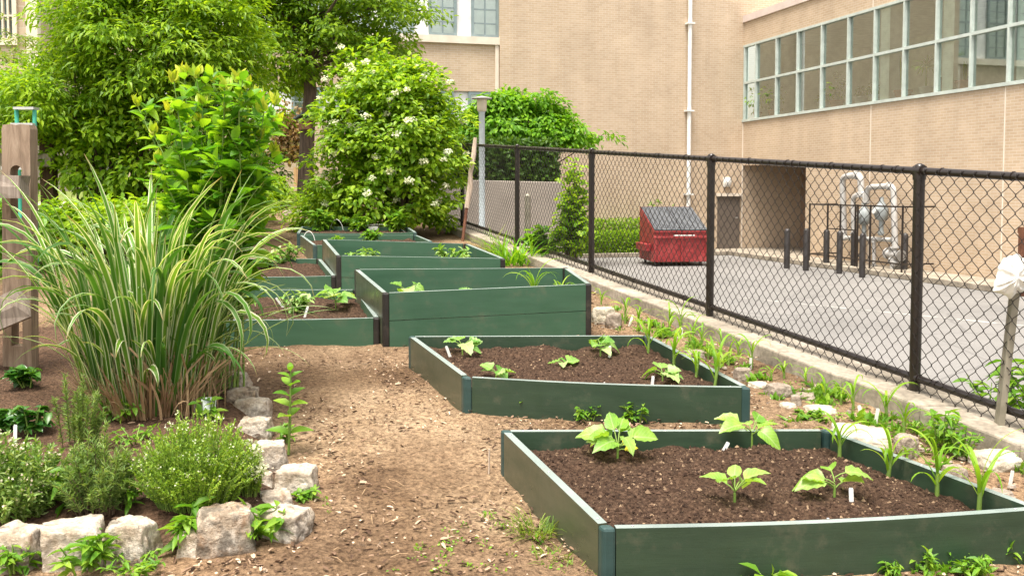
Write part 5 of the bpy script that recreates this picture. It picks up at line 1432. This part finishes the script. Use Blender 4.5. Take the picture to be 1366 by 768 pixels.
# shrub behind the retaining wall, right
c = D(700, 165, 25.5)
shrub('dogwood_shrub', 'broad layered shrub with tiered branches behind the fence, before the brick wall', 'shrub', Vector((c.x, c.y, .9)),
      [(D(690, 165, 25.5), (1.5, 1.0, .80)), (D(745, 178, 25.3), (1.0, .9, .42)), (D(650, 170, 25.3), (.8, .8, .62)), (D(675, 140, 25.5), (.8, .8, .38))], 230, 60, .15, .085, 'dog', 81, (.48, .4, .11), .35, 8, T_OVATE, None, .4)
c = D(660, 215, 24.0); p1 = D(744, 215, 24.6); p0 = D(520, 215, 23.2)
root = thing('dark_hedge', 'dark clipped hedge standing on the beige retaining wall, seen through the fence', 'hedge', (c.x, c.y, 1.2))
lv = Leaves(); g = np.random.default_rng(82); n = 11000; t = g.random(n)
P = np.stack([p0.x + (p1.x - p0.x) * t, p0.y + (p1.y - p0.y) * t - .5 + g.random(n) * 1.0, 1.30 + g.random(n) * 1.55], -1)
lv.add(T_OVATE, P, sph(n, g), sph(n, g) + [0, -.6, .5], .14, .08); lv.build('foliage', M['shrub_dark'], root, smooth=False)
m = MB()
for t in np.linspace(.02, .98, 12): a = p0.lerp(p1, t); m.tube([Vector((a.x, a.y, .4)), Vector((a.x + .05, a.y, 1.6)), Vector((a.x, a.y, 2.6))], [.05, .04, .015], 6)
m.build('stems', M['bark'], root)
# hedge by the dumpster
a, c = on_front(796, 320), on_front(862, 320)
root = thing('box_hedge', 'low box hedge against the brick wall left of the red dumpster', 'hedge', wor_(.9, (a.y + c.y) / 2, .1))
lv = Leaves(); n = 9000
yy = a.y - 1.0 + (c.y - a.y + 1.0) * g.random(n); xx = .15 + 1.0 * g.random(n); zz = .12 + (1.05 - .35 * (xx > .75)) * g.random(n)
P = np.array([list(wor_(x, y, z)) for x, y, z in zip(xx, yy, zz)])
lv.add(T_OVATE, P, sph(n, g), sph(n, g) + [0, -.4, 1.], .07, .045); lv.build('foliage', M['shrub'], root, smooth=False)
q = wor_(.5, on_front(872, 300).y, 0)
leafy('wall_sapling', 'thin sapling peeking over the dumpster against the brick wall', 'sapling', q, .9, 2.6, 130, .14, 'weed', 90, None, T_OVATE, .5, 5)
# vine on the wall behind the tree
def vine():
    root = thing('climbing_vine', 'rusty brown vine covering the wall behind the tree trunk', 'vine', D(385, 215, 25.2)); g = np.random.default_rng(91); lv = Leaves(); m = MB()
    for k in range(26):
        a = D(g.uniform(362, 402), 215, 25.3); b_ = D(g.uniform(364, 400), g.uniform(138, 170), 25.3); m.tube([a, a.lerp(b_, .5) + Vector((g.normal() * .1, 0, 0)), b_], .012, 5)
        n = 50; t = g.random((n, 1)); lv.add(T_OVATE, np.array(a) + (np.array(b_) - np.array(a)) * t + g.normal(size=(n, 3)) * [.12, .1, .06], sph(n, g), sph(n, g) + [0, -1, .3], .11, .08)
    m.build('stem', M['wstem'], root); lv.build('foliage', M['rust'], root, smooth=False)
vine()
c = D(397, 236, 23); m = MB(); 
for k in range(3): m.box(c + Vector((-.06 + .07 * k, 0, 0)), (.064, .03, .46 - .03 * k))
m.box(c + Vector((.01, .03, .1)), (.2, .03, .05)); tag(m.build('tan_planks', M['tan_board'], origin=c), 'light tan wooden planks standing left of the tree trunk', 'planks')

# young tree and plants along the fence
p = G(760, 348, .02); r_ = thing('young_tree', 'slim young tree with bright small leaves against the third fence post', 'tree', p); g = np.random.default_rng(95)
m = MB(); lv = Leaves(); dq = depth_of(p)
for x, y, bx in [(767, 212, 762), (760, 228, 760), (774, 235, 764), (757, 250, 757), (780, 252, 768), (752, 268, 756), (768, 270, 762), (754, 288, 758), (776, 288, 766), (746, 304, 756), (765, 304, 760), (782, 308, 768)]:
    a = G(bx, 349, .0); b_ = D(x, y, dq + g.normal() * .12); mid = a.lerp(b_, .5) + Vector((0, 0, .05)); m.tube([a, mid, b_], [.011, .008, .003], 6)
    n = 120; t = g.uniform(.3, 1, n)[:, None]; q = np.array(a) * (1 - t) + np.array(b_) * t + g.normal(size=(n, 3)) * [.05, .06, .035]
    lv.add(T_OVATE, q, sph(n, g) * [1, 1, .5] + [0, 0, .1], sph(n, g) * .5 + [0, 0, 1], .085 * g.uniform(.6, 1.2, n), .055)
m.build('trunk', M['wstem'], r_); lv.build('crown', M['vib'], r_)
p = G(688, 352); tuft('clump of upright iris leaves behind the tall middle bed', p, ph(p, 50), ph(p, 62), 120, 96, 'therm', None, .022, 'iris_clump')
p = G(655, 338); tuft('pale feathery grass left of the iris clump', p, ph(p, 34), ph(p, 50), 70, 97, 'lawn', None, .008, 'feathery_grass')
p = G(724, 348); leafy('leafy_bush', 'round-leaved bush between the iris clump and the young tree', 'bush', p, ph(p, 60), ph(p, 56), 170, ph(p, 15), 'weed', 98, None, T_OVATE, .7, 9)
p = G(595, 305); leafy('leafy_bush', 'low bush at the right foot of the white flowering bush by the fence', 'bush', p, ph(p, 70), ph(p, 50), 240, ph(p, 10), 'vib', 99, None, T_OVATE, .6, 10)
p = G(1318, 560); leafy('leafy_bush', 'sparse stems with light leaves in front of the fence, left of the metal stake', 'bush', p, ph(p, 90), ph(p, 70), 50, ph(p, 22), 'weed', 100, None, T_OVATE, .5, 6)

# ------------------------------------------------------------------ wooden stake and lamp post
a, c = G(617, 322), D(634, 184, depth_of(G(617, 322)) + .1)
r_ = thing('wooden_stake', 'tall weathered pale wooden stake leaning against the far fence', 'stake', a)
m = MB(); b1 = a.lerp(c, .32); ax = (c - a).normalized(); 
m.tube([b1, b1.lerp(c, .3) + Vector((.012, 0, 0)), b1.lerp(c, .5) - Vector((.008, 0, 0)), b1.lerp(c, .75) + Vector((.006, 0, 0)), c], [.036, .042, .032, .038, .026], 7, smooth=False); m.build('stake', M['stake_wood'], r_)
m = MB(); m.tube([a - ax * .1, b1 + ax * .12], .022, 8); m.build('rusty_rod', M['rusty'], r_)
q = Lt(643, 384, LOT); dz = 17.5; b0 = D(643, 300, dz); ztop = D(643, 130, dz).z
r_ = thing('street_lamp', 'slim pale lamp post with flat round hat behind the far end of the fence', 'street lamp', (b0.x, b0.y, LOT))
B = Vector((b0.x, b0.y, 0)); zl = D(643, 150, dz).z
m = MB(); m.lathe(B + Vector((0, 0, LOT)), [(.12, 0), (.12, .04), (.06, .08), (.055, zl - LOT - .02), (.07, zl - LOT)], 14); m.build('pole', M['lamp_pole'], r_)
m = MB(); m.lathe(B + Vector((0, 0, zl + .003)), [(.062, 0), (.088, .02), (.094, ztop - zl - .05)], 14); m.build('lamp_shade', M['lamp_glass'], r_)
m = MB(); m.lathe(B + Vector((0, 0, ztop - .045)), [(.09, 0), (.19, .004), (.185, .02), (.03, .055), (.002, .06)], 20); m.build('hat', M['lamp_hat'], r_)
a = Lt(704, 384); a = D(704, 300, 16.0); m = MB(); m.tube([Vector((a.x, a.y, LOT)), Vector((a.x, a.y, D(704, 262, 16).z))], .05, 10); m.lathe(Vector((a.x, a.y, D(704, 262, 16).z)), [(.055, 0), (.05, .03), (.01, .05)], 10)
tag(m.build('bollard', M['galv'], origin=(a.x, a.y, LOT)), 'thin grey post alone behind the far fence, left of the young tree', 'bollard')

# ------------------------------------------------------------------ dumpster
def dumpster():
    f0, f1 = Lt(872, 355.5), Lt(943, 354.8)
    fl = loc_(f0); fr = loc_(f1)
    w = (f1 - f0).length; dp = depth_of(f0)
    rootp = (f0 + f1) / 2
    ex = (f1 - f0).normalized(); ey = Vector((-ex.y, ex.x, 0)); ez = Vector((0, 0, 1))
    root = thing('dumpster', 'worn red dumpster with dark ribbed lids standing on the asphalt by the brick wall', 'dumpster', rootp)
    hf = ph(f0, 47); hb = ph(f0, 76); dep = 1.55
    def Q(x, y, z): return f0 + ex * x + ey * y + ez * z
    m = MB(); t = .04; zb = .12
    # side outline: sloping top
    out = [(0, zb), (dep, zb), (dep, hb), (dep - .15, hb), (-.03, hf), (-.03, hf - .16), (.0, hf - .2)]
    for x0 in (0, w - t): m.prism(out, ey, ez, ex, Q(x0, 0, 0), t)
    m.hexa([Q(t, 0, zb), Q(w - t, 0, zb), Q(w - t, t, zb), Q(t, t, zb), Q(t, -.028, hf - .01), Q(w - t, -.028, hf - .01), Q(w - t, t, hf - .01), Q(t, t, hf - .01)])
    m.hexa([Q(t, dep - t, zb), Q(w - t, dep - t, zb), Q(w - t, dep, zb), Q(t, dep, zb), Q(t, dep - t, hb), Q(w - t, dep - t, hb), Q(w - t, dep, hb), Q(t, dep, hb)])
    m.hexa([Q(t, t, zb), Q(w - t, t, zb), Q(w - t, dep - t, zb), Q(t, dep - t, zb), Q(t, t, zb + .03), Q(w - t, t, zb + .03), Q(w - t, dep - t, zb + .03), Q(t, dep - t, zb + .03)])
    # ribs and rim
    m.hexa([Q(-.02, -.075, hf - .19), Q(w + .02, -.075, hf - .19), Q(w + .02, -.03, hf - .19), Q(-.02, -.03, hf - .19), Q(-.02, -.075, hf - .13), Q(w + .02, -.075, hf - .13), Q(w + .02, -.03, hf - .13), Q(-.02, -.03, hf - .13)])
    m.hexa([Q(-.02, -.07, hf - .03), Q(w + .02, -.07, hf - .03), Q(w + .02, -.03, hf - .03), Q(-.02, -.03, hf - .03), Q(-.02, -.07, hf + .01), Q(w + .02, -.07, hf + .01), Q(w + .02, -.03, hf + .01), Q(-.02, -.03, hf + .01)])
    for x in (.0, w * .5, w - .06):
        m.hexa([Q(x, -.055, zb + .02), Q(x + .06, -.055, zb + .02), Q(x + .06, .0, zb + .02), Q(x, .0, zb + .02), Q(x, -.07, hf - .2), Q(x + .06, -.07, hf - .2), Q(x + .06, -.02, hf - .2), Q(x, -.02, hf - .2)])
    m.build('body', M['red'], root, bevel=.008)
    # fork pockets on the sides
    for x in (-.17, w + .012):
        m = MB(); m.hexa([Q(x, .25, hf - .55), Q(x + .158, .25, hf - .55), Q(x + .158, dep - .25, hf - .55), Q(x, dep - .25, hf - .55), Q(x, .25, hf - .36), Q(x + .158, .25, hf - .36), Q(x + .158, dep - .25, hf - .36), Q(x, dep - .25, hf - .36)])
        m.build('fork_pocket', M['red'], root, bevel=.01)
    # lids
    sl = Vector((0, 0, 0)) + ey * (dep - .12 + .06) + ez * (hb - hf); 
    for k in range(2):
        m = MB(); xa = .012 + k * w / 2; xb = xa + w / 2 - .024
        o = f0 + ez * (hf + .02) - ey * .06
        u = sl.normalized(); L = sl.length; nn = u.cross(ex) * -1
        m.hexa([o + ex * xa, o + ex * xb, o + ex * xb + u * L, o + ex * xa + u * L, o + ex * xa + nn * .03, o + ex * xb + nn * .03, o + ex * xb + u * L + nn * .03, o + ex * xa + u * L + nn * .03])
        for j in range(6):
            x = xa + (xb - xa) * (j + .5) / 6; q = o + nn * .03 + ex * (x - .022)
            m.hexa([q + u * .06, q + ex * .044 + u * .06, q + ex * .044 + u * (L - .06), q + u * (L - .06), q + u * .08 + nn * .025, q + ex * .044 + u * .08 + nn * .025, q + ex * .044 + u * (L - .08) + nn * .025, q + u * (L - .08) + nn * .025])
        m.build('lid', M['lid'], root)
    m = MB(); m.tube([Q(.0, dep - .02, hb + .03), Q(w, dep - .02, hb + .03)], .025, 8); m.build('hinge_bar', M['rusty'], root)
    m = MB(); m.span((0, 0, 0), (0, 0, 0)); m = MB()
    m.hexa([Q(w * .35, -.079, hf - .125), Q(w * .75, -.079, hf - .125), Q(w * .75, -.0752, hf - .125), Q(w * .35, -.0752, hf - .125), Q(w * .35, -.079, hf - .095), Q(w * .75, -.079, hf - .095), Q(w * .75, -.0752, hf - .095), Q(w * .35, -.0752, hf - .095)])
    m.build('white_strip', M['tag_white'], root)
    for x in (.12, w - .12):
        for y in (.2, dep - .2):
            m = MB(); q = Q(x, y, .06); m.tube([q - ex * .025, q + ex * .025], .058, 12); m.box(q + ez * .04, (.07, .07, .06)); m.build('caster', M['black'], root)
dumpster()

# ------------------------------------------------------------------ bollards, enclosure, gas meters
for lab, x, y0, y1 in [('dark bollard farthest left, in front of the shaded recess', 1049.5, 306, 358), ('second dark bollard from the left, at the end of the recess', 1075, 306, 361), ('dark bollard before the second post of the meter enclosure', 1102, 307, 357), ('dark bollard in front of the white bent pipe', 1119.5, 309, 365),
                       ('dark bollard beside the double gate post of the enclosure', 1138.6, 310, 361), ('nearest dark bollard, in front of the gas meters', 1150, 312, 370), ('dark bollard right of the gas meters, next to the near fence post', 1206.5, 312, 366)]:
    p = Lt(x, y1, LOT); h = ph(p, y1 - y0); m = MB(); r0 = ph(p, 4.0)
    m.lathe(p - Vector((0, 0, .03)), [(r0, 0), (r0, h - .01), (r0 * .9, h + .02), (r0 * .5, h + .05), (.002, h + .06)], 14)
    o = m.build('bollard', M['bollard'], None, origin=p); tag(o, lab, 'bollard', 'dark bollards guarding the gas meters')
def W_(px, py, off):   # point on a plane parallel to the wing wall, off metres in front of it
    l = on_wing(px, py, -off); return l
enc = thing('meter_enclosure', 'black steel pipe fence enclosing the gas meters on the wing wall', 'fence', wor_(W_(1150, 360, .9).x, -.9, .13))
zr = W_(1100, 273, .9).z
xs = [W_(x, 300, .9).x for x in (1080, 1104, 1121, 1141, 1144, 1161, 1204)]
for x in xs: m = MB(); a = wor_(x, -.9, .11); m.tube([a, Vector((a.x, a.y, LOT + zr + .03))], .026, 8); m.build('post', M['black'], enc)
for z in (zr, .32, 1.05):
    m = MB()
    if z == 1.05: m.tube([wor_(xs[1], -.9, z), wor_(xs[3], -.9, z)], .016, 8)
    else: m.tube([wor_(xs[0], -.9, z), wor_(xs[-1], -.9, z)], .02, 8); m.tube([wor_(xs[0], -.9, z), wor_(xs[0], -.02, z)], .02, 8); m.tube([wor_(xs[-1], -.9, z), wor_(xs[-1], -.02, z)], .02, 8)
    m.build('rail', M['black'], enc)
gm = thing('gas_meters', 'pale grey gas meters and bent pipes mounted on the wing wall', 'gas meter', wor_(W_(1160, 330, .4).x, -.4, .2))
def PP(*pts, off=.4): return [wor_(W_(x, y, off).x, -off, W_(x, y, off).z) for x, y in pts]
def pipe(pts, r):
    # rounded bends
    o = [pts[0]]
    for i in range(1, len(pts) - 1):
        a, b_, c = pts[i - 1], pts[i], pts[i + 1]; d = .16
        p0 = b_ + (a - b_).normalized() * min(d, (a - b_).length * .45); p2 = b_ + (c - b_).normalized() * min(d, (c - b_).length * .45)
        for t in (0, .33, .66, 1): o.append((p0 * (1 - t) ** 2 + b_ * 2 * t * (1 - t) + p2 * t * t))
    o.append(pts[-1]); m = MB(); m.tube(o, r, 10)
    for q, q2 in ((o[0], o[1]), (o[-1], o[-2]), (o[len(o) // 2], o[len(o) // 2 - 1])):
        e = (q2 - q).normalized() * .03; m.tube([q - e * .5, q + e], r * 1.45, 10)
    m.build('pipe', M['pipe'], gm)
pipe(PP((1126, 318), (1124, 236), (1148, 233), (1149, 262)), .085)
pipe(PP((1139, 312), (1138, 262), (1154, 257), (1154, 272)), .07)
pipe(PP((1156, 270), (1157, 250), (1192, 248), (1194, 330)), .075)
pipe(PP((1126, 317), (1192, 320)), .06)
pipe(PP((1166, 322), (1166, 355)), .05)
pipe(PP((1184, 338), (1202, 341)), .10)
pipe(PP((1192, 330), (1192, 362)), .09)
pipe(PP((1190, 347), (1198, 354)), .08)
for x, y, s in ((1153, 287, .2), (1176, 281, .2)):
    q = wor_(W_(x, y, .45).x, -.45, W_(x, y, .45).z); m = MB()
    m.lathe(q - Vector((0, 0, .26)), [(.05, 0), (.14, .05), (.17, .14), (.17, .3), (.12, .40), (.05, .5), (.05, .6)], 14)
    m.tube([q, q - LY * .22], .1, 14); mt = m.build('meter', M['meter'], gm)
    m = MB(); m.tube([q - LY * .221, q - LY * .24], .075, 14); m.build('dial', M['tag_white'], mt)
    m = MB(); m.lathe(q - Vector((0, 0, .62)), [(.06, 0), (.09, .06), (.06, .12), (.06, .36)], 12); m.build('valve', M['meter'], gm)

# ------------------------------------------------------------------ plants on the window sill
def pot(label, px, kind, hpx, mat, pr=.13):
    l = on_wing(px, 130, -.0); x = l.x; z = sill - .003
    q = wor_(x, .30, z); s = random.randint(0, 999)
    root = thing('potted_plant', label, 'potted plant', q, 'potted plants on the window sill'); g = np.random.default_rng(s)
    m = MB(); m.lathe(q, [(pr * .7, 0), (pr * .95, .19), (pr * 1.05, .19), (pr * 1.05, .24), (pr * .9, .24), (pr * .85, .2), (.002, .2)], 14); m.build('pot', M[mat], root)
    lv = Leaves(); h = hpx / FPX * depth_of(q); P = np.array(q) + [0, 0, .2]; ln = np.array(U_); 
    if kind == 'spike':
        for k in range(9):
            d = sph(1, g)[0] * .16 + [0, 0, 1]; pts = [P + d * h * t for t in np.linspace(0, 1, 6)]; lv.ribbon(pts, .09, sph(1, g)[0], [.7, 1, 1, .9, .6, .05])
    elif kind == 'palm':
        m = MB(); m.tube([Vector(P), Vector(P + [0, 0, h * .55])], .022, 8); m.build('stem', M['stem'], root)
        for k in range(26):
            a = g.random() * 6.28; e = g.uniform(-.3, 1.4); d = np.array([math.cos(a), math.sin(a) * .7, 0]); pts = [P + [0, 0, h * .55]]
            for j in range(6): pts.append(pts[-1] + (d * math.cos(e) + np.array([0, 0, math.sin(e)])) * h * .45 / 6); e -= .22
            lv.ribbon(pts, .045, np.cross(d, [0, 0, 1]))
    else:
        puff(lv, T_OVATE, P + [0, 0, h * .5], (h * .45, h * .3, h * .5), 90, .11, .06)
    lv.build('foliage', M['tree'], root)
pot('snake plant with upright blades in a terracotta pot behind the glass', 1191, 'spike', 46, 'terracotta', .22)
pot('spiky palm in a white pot behind the glass', 1221, 'palm', 52, 'pot_white', .17)
pot('aloe-like plant in a terracotta pot behind the glass', 1272, 'spike', 26, 'terracotta', .2)
pot('small low plant in a white pot behind the glass', 1136, 'bush', 14, 'pot_white', .2)
pot('little leafy plant right of the low white pot behind the glass', 1152, 'bush', 18, 'pot_white', .14)
pot('bushy plant in a terracotta pot in the fifth pane from the corner', 1104, 'bush', 40, 'terracotta', .2)
pot('tall bushy plant in the second pane from the corner', 1022, 'bush', 42, 'terracotta', .2)
pot('slender plant in the narrow corner pane', 1000, 'bush', 36, 'terracotta', .14)
pot('white pot with small plant at the right of the fourth pane', 1086, 'bush', 14, 'pot_white', .18)

# ------------------------------------------------------------------ split rail fence, left
def rail_fence():
    p = GB(28, 492); dp = depth_of(p)
    s = dp / FPX
    w = 38 * s; H_ = (492 - 168) * s; td = .09
    root = thing('rail_fence_post', 'weathered wooden fence post with an arched rail slot, left of the grass clump', 'fence post', p)
    ax, az = Vector((1, 0, 0)), Vector((0, 1, 0)); ey = Vector((0, 0, 1))
    def outline(sg):
        # half of the front face with half of two slots (upper and lower)
        hw = w / 2; sw = .19 * w / .2 * .19 / .19 * .24
        sw = w * .20
        u0, u1 = H_ * .62, H_ * .835; l0, l1 = H_ * .10, H_ * .30
        o = [(0, -.3), (hw, -.3), (hw * .98, H_ - .03), (hw * .9, H_ - .004), (hw * .3, H_), (0, H_ - .006), (0, u1)]
        for k in range(1, 6):
            a = math.pi / 2 * (1 - k / 5); o.append((sw * math.cos(a), u1 - sw + sw * math.sin(a)))
        o += [(sw, u0), (0, u0), (0, l1)]
        o += [(sw * .9, l1 - .03), (sw, l0), (0, l0)]
        if sg < 0: o = [(-x, y) for x, y in o][::-1]
        o = [(x + .022 * y, y) for x, y in o]
        return o
    m = MB()
    for sg in (1, -1): m.prism(outline(sg), ax, ey, Vector((0, 1, 0)), p + Vector((0, -td / 2, 0)), td)
    m.build('post', M['post_wood'], root)
    def beam(label, x0, x1, y0, y1, dpt, tilt=0., jag=.03, th=.11, seed=0):
        g = random.Random(seed); a = D(x1, (y0 + y1) / 2, dpt); L = 2.4; h = (y1 - y0) * dpt / FPX
        m = MB(); rot = Matrix.Rotation(tilt, 3, 'Y'); k = 10; rings = []
        for i in range(k + 1):
            t = i / k; c = a + rot @ Vector((-L * t, .08 * t, 0)); e = h / 2 * (1 + .08 * g.uniform(-1, 1)) * (1 if t > .04 else .97)
            rings.append([c + rot @ Vector((g.uniform(-jag, jag) * (i == 0), y_ * th / 2 * (1 + .1 * g.uniform(-1, 1)), z_ * e)) for y_, z_ in ((-1, -1), (-1.1, 0), (-1, 1), (1, 1), (1.1, 0), (1, -1))])
        vs = [v for r in rings for v in r]; fs = [(i * 6 + q, i * 6 + (q + 1) % 6, (i + 1) * 6 + (q + 1) % 6, (i + 1) * 6 + q) for i in range(k) for q in range(6)]
        m.add(vs, fs); m.add(rings[0], [(5, 4, 3, 2, 1, 0)]); m.add(rings[-1], [(0, 1, 2, 3, 4, 5)])
        o = m.build('fence_rail', M['rail_wood'], None, origin=a); tag(o, label, 'fence rail', 'weathered rails of the split rail fence')
    beam('squared grey rail end resting in front of the slotted wooden post', -40, 33, 233, 266, dp - .22, R(1.5), .012, .12, 1)
    beam('split pale rail rising into the lower part of the slotted wooden post', -40, 32, 384, 424, dp - .20, R(-24), .03, .1, 2)
    beam('upper rail between the slotted post and the dark post behind', -30, 70, 205, 223, 12.2, R(2), .01, .1, 3)
    beam('low far rail behind the slotted post, near the lawn', -30, 22, 254, 268, 11.5, R(1), .01, .09, 4)
    c = D(64, 182, 12.5); b_ = Vector((c.x, c.y, float(plain(np.array([c.y]))[0]) - .2)); m = MB(); hw = 9 * 12.5 / FPX
    m.box((c + b_) / 2, (hw * 2, .16, (c.z - b_.z)));
    o = m.build('rail_fence_post', M['post_dark'], None, origin=b_, bevel=.02); tag(o, 'dark brown second fence post behind the slotted one', 'fence post', None)
rail_fence()
# stepladder
def ladder():
    dpt = 9.5; root = thing('stepladder', 'green stepladder with aluminium steps standing behind the wooden fence post', 'stepladder', D(35, 330, dpt))
    g0 = float(plain(np.array([dpt]))[0])
    def leg(x0, y0, x1, back):
        a = D(x0, y0, dpt); b_ = D(x1, y0, dpt + back); b_ = Vector((b_.x, a.y + back, g0)); m = MB(); m.tube([a, b_], .022, 6); m.build('leg', M['ladder'], root)
    for xa, xb in ((22, 24), (46, 43)): leg(xa, 147, xb, -.35); leg(xa, 150, xb, .5)
    m = MB(); a = D(35, 145, dpt); m.box(a, (27 * dpt / FPX, .12, .025)); m.build('top_cap', M['alu'], root)
    for y in (167, 196, 225): 
        t = (y - 147) / 140; a = D(35, y, dpt); a.y -= .35 * t; m = MB(); m.box(a, ((28 + 8 * t) * dpt / FPX, .09, .03)); m.build('step', M['alu'], root)
ladder()

# ------------------------------------------------------------------ metal stake with bag, right
p = G(1331, 592); dp = depth_of(p); tp = D(1353, 402, dp - .05)
m = MB(); m.box((p + tp) / 2, (.05, .03, (tp - p).length + .1), (tp - p).to_track_quat('Z', 'Y').to_matrix()); m.box((p + tp) / 2 + Vector((0, .022, 0)), (.018, .03, (tp - p).length + .1), (tp - p).to_track_quat('Z', 'Y').to_matrix())
tag(m.build('metal_stake', M['galv'], origin=p), 'leaning grey metal stake in front of the fence at the right edge', 'stake')
q0 = D(1362, 395, dp - .06); q1 = D(1363, 303, dp - .06)
m = MB(); m.box((q0 + q1) / 2, (.022, .03, (q1 - q0).length)); m.box(q1 + Vector((.03, 0, -.015)), (.085, .03, .03))
tag(m.build('rusty_bracket', M['rusty'], origin=q1), 'rusty angle iron rising above the white bag at the right edge', 'bracket')
bm = bmesh.new(); c = D(1350, 368, dp - .10)
# a thin bag bunched round the top of the stake: puffed outline with pleats
ol = [(1366, 346), (1357, 338), (1347, 341), (1338, 345), (1332, 356), (1330, 368), (1327, 379), (1325, 389), (1334, 391), (1341, 394), (1349, 399), (1356, 391), (1364, 390), (1371, 381), (1374, 366), (1372, 354)]
P2 = [D(x, y, dp - .10) - c for x, y in ol]; NA, NR = 96, 22
def edge_at(t):
    f = t * len(P2); i0 = int(f) % len(P2); return P2[i0].lerp(P2[(i0 + 1) % len(P2)], f - int(f))
for side in (-1, 1):
    rows = []
    for r_i in range(NR + 1):
        rr = r_i / NR; row = []
        for k in range(NA):
            e = edge_at(k / NA); q = e * (rr * (1 + .05 * noise.noise(Vector((k * .35, side * 3, 1)))))
            pl = .016 * math.sin(k / NA * 2 * math.pi * 9 + 2 * noise.noise(Vector((k * .1, rr * 3, 5)))) * rr * (1 - rr * .5)
            dep = (.055 * (1 - rr ** 2) ** .6 + pl * (1 - rr ** 6) + .016 * noise.noise(Vector((q.x * 28, q.z * 28, side * 4.0))) * (1 - rr ** 8))
            row.append(bm.verts.new((q.x, side * dep, q.z)))
        rows.append(row)
    for r_i in range(NR):
        for k in range(NA):
            k2 = (k + 1) % NA; f = [rows[r_i][k], rows[r_i][k2], rows[r_i + 1][k2], rows[r_i + 1][k]]
            bm.faces.new(f if side > 0 else f[::-1])
bmesh.ops.remove_doubles(bm, verts=bm.verts, dist=.0012)
for f in bm.faces: f.smooth = True
me = bpy.data.meshes.new('plastic_bag'); bm.to_mesh(me); bm.free()
tag(link_mesh('plastic_bag', me, M['plastic_bag'], None, c), 'crumpled white plastic bag tied on top of the metal stake', 'plastic bag')

# ------------------------------------------------------------------ mulch under the trees, twigs
m = MB()
for k in range(38):
    x, y = rng.uniform(380, 720), rng.uniform(500, 765); p = G(x, y) + Vector((0, 0, .012)); a = rng.random() * 6.28; L = rng.uniform(.03, .12)
    d = Vector((math.cos(a), math.sin(a), rng.normal() * .1)); m.tube([p - d * L / 2, p + Vector((0, 0, .006)), p + d * L / 2], [.0014, .002, .001], 5)
tag(m.build('twigs', M['straw']), 'small dry twigs and straws lying on the earth path', 'twigs', kind='stuff')
p = G(652, 632); m = MB(); m.tube([p - Vector((0, 0, .03)), p + Vector((.003, 0, ph(p, 34)))], [.0045, .004], 6); tag(m.build('cut_stem', M['stake_wood'], origin=p), 'short dry cut stem sticking up beside the left back corner of the nearest bed', 'stem')

# ------------------------------------------------------------------ light, sky, camera
w = bpy.data.worlds.new('World'); scene.world = w; w.use_nodes = True
nt = w.node_tree; bg = nt.nodes['Background']
sky = nt.nodes.new('ShaderNodeTexSky'); sky.sky_type = 'NISHITA'; sky.sun_disc = False
SUN_EL, SUN_AZ = R(73), R(-150)      # azimuth measured from +Y towards +X
sky.sun_elevation = SUN_EL; sky.sun_rotation = SUN_AZ; sky.dust_density = 4; sky.air_density = 1.2; sky.ozone_density = .6
hs = nt.nodes.new('ShaderNodeHueSaturation'); hs.inputs['Saturation'].default_value = .30
nt.links.new(sky.outputs[0], hs.inputs['Color'])
mxw = nt.nodes.new('ShaderNodeMix'); mxw.data_type = 'RGBA'; mxw.blend_type = 'MULTIPLY'; mxw.inputs[0].default_value = 1; mxw.inputs[7].default_value = (1.06, 1.0, .93, 1)
nt.links.new(hs.outputs[0], mxw.inputs[6]); nt.links.new(mxw.outputs[2], bg.inputs[0]); bg.inputs[1].default_value = .15
sd = bpy.data.lights.new('sun', 'SUN'); sd.energy = 2.9; sd.angle = R(26); sd.color = (1, .95, .87)
so = bpy.data.objects.new('sun', sd); COL.objects.link(so)
sv = Vector((math.sin(SUN_AZ) * math.cos(SUN_EL), math.cos(SUN_AZ) * math.cos(SUN_EL), math.sin(SUN_EL)))
so.rotation_euler = sv.to_track_quat('Z', 'Y').to_euler(); so.location = (0, 0, 30)
cd = bpy.data.cameras.new('camera'); co = bpy.data.objects.new('camera', cd); COL.objects.link(co)
co.location = EYE; co.rotation_euler = (math.pi / 2 - TH, 0, 0)
cd.sensor_fit = 'HORIZONTAL'; cd.sensor_width = 36; cd.lens = 36 * FPX / IW; cd.shift_y = -(384.0 - PY0) / IW; cd.clip_start = .05; cd.clip_end = 2000
scene.camera = co
scene.render.engine = 'CYCLES'
scene.render.resolution_x = 1024; scene.render.resolution_y = 575
vs = scene.view_settings; vs.view_transform = 'Standard'; vs.look = 'None'; vs.gamma = 1; vs.exposure = 1.2
scene.cycles.max_bounces = 8; scene.cycles.transparent_max_bounces = 12
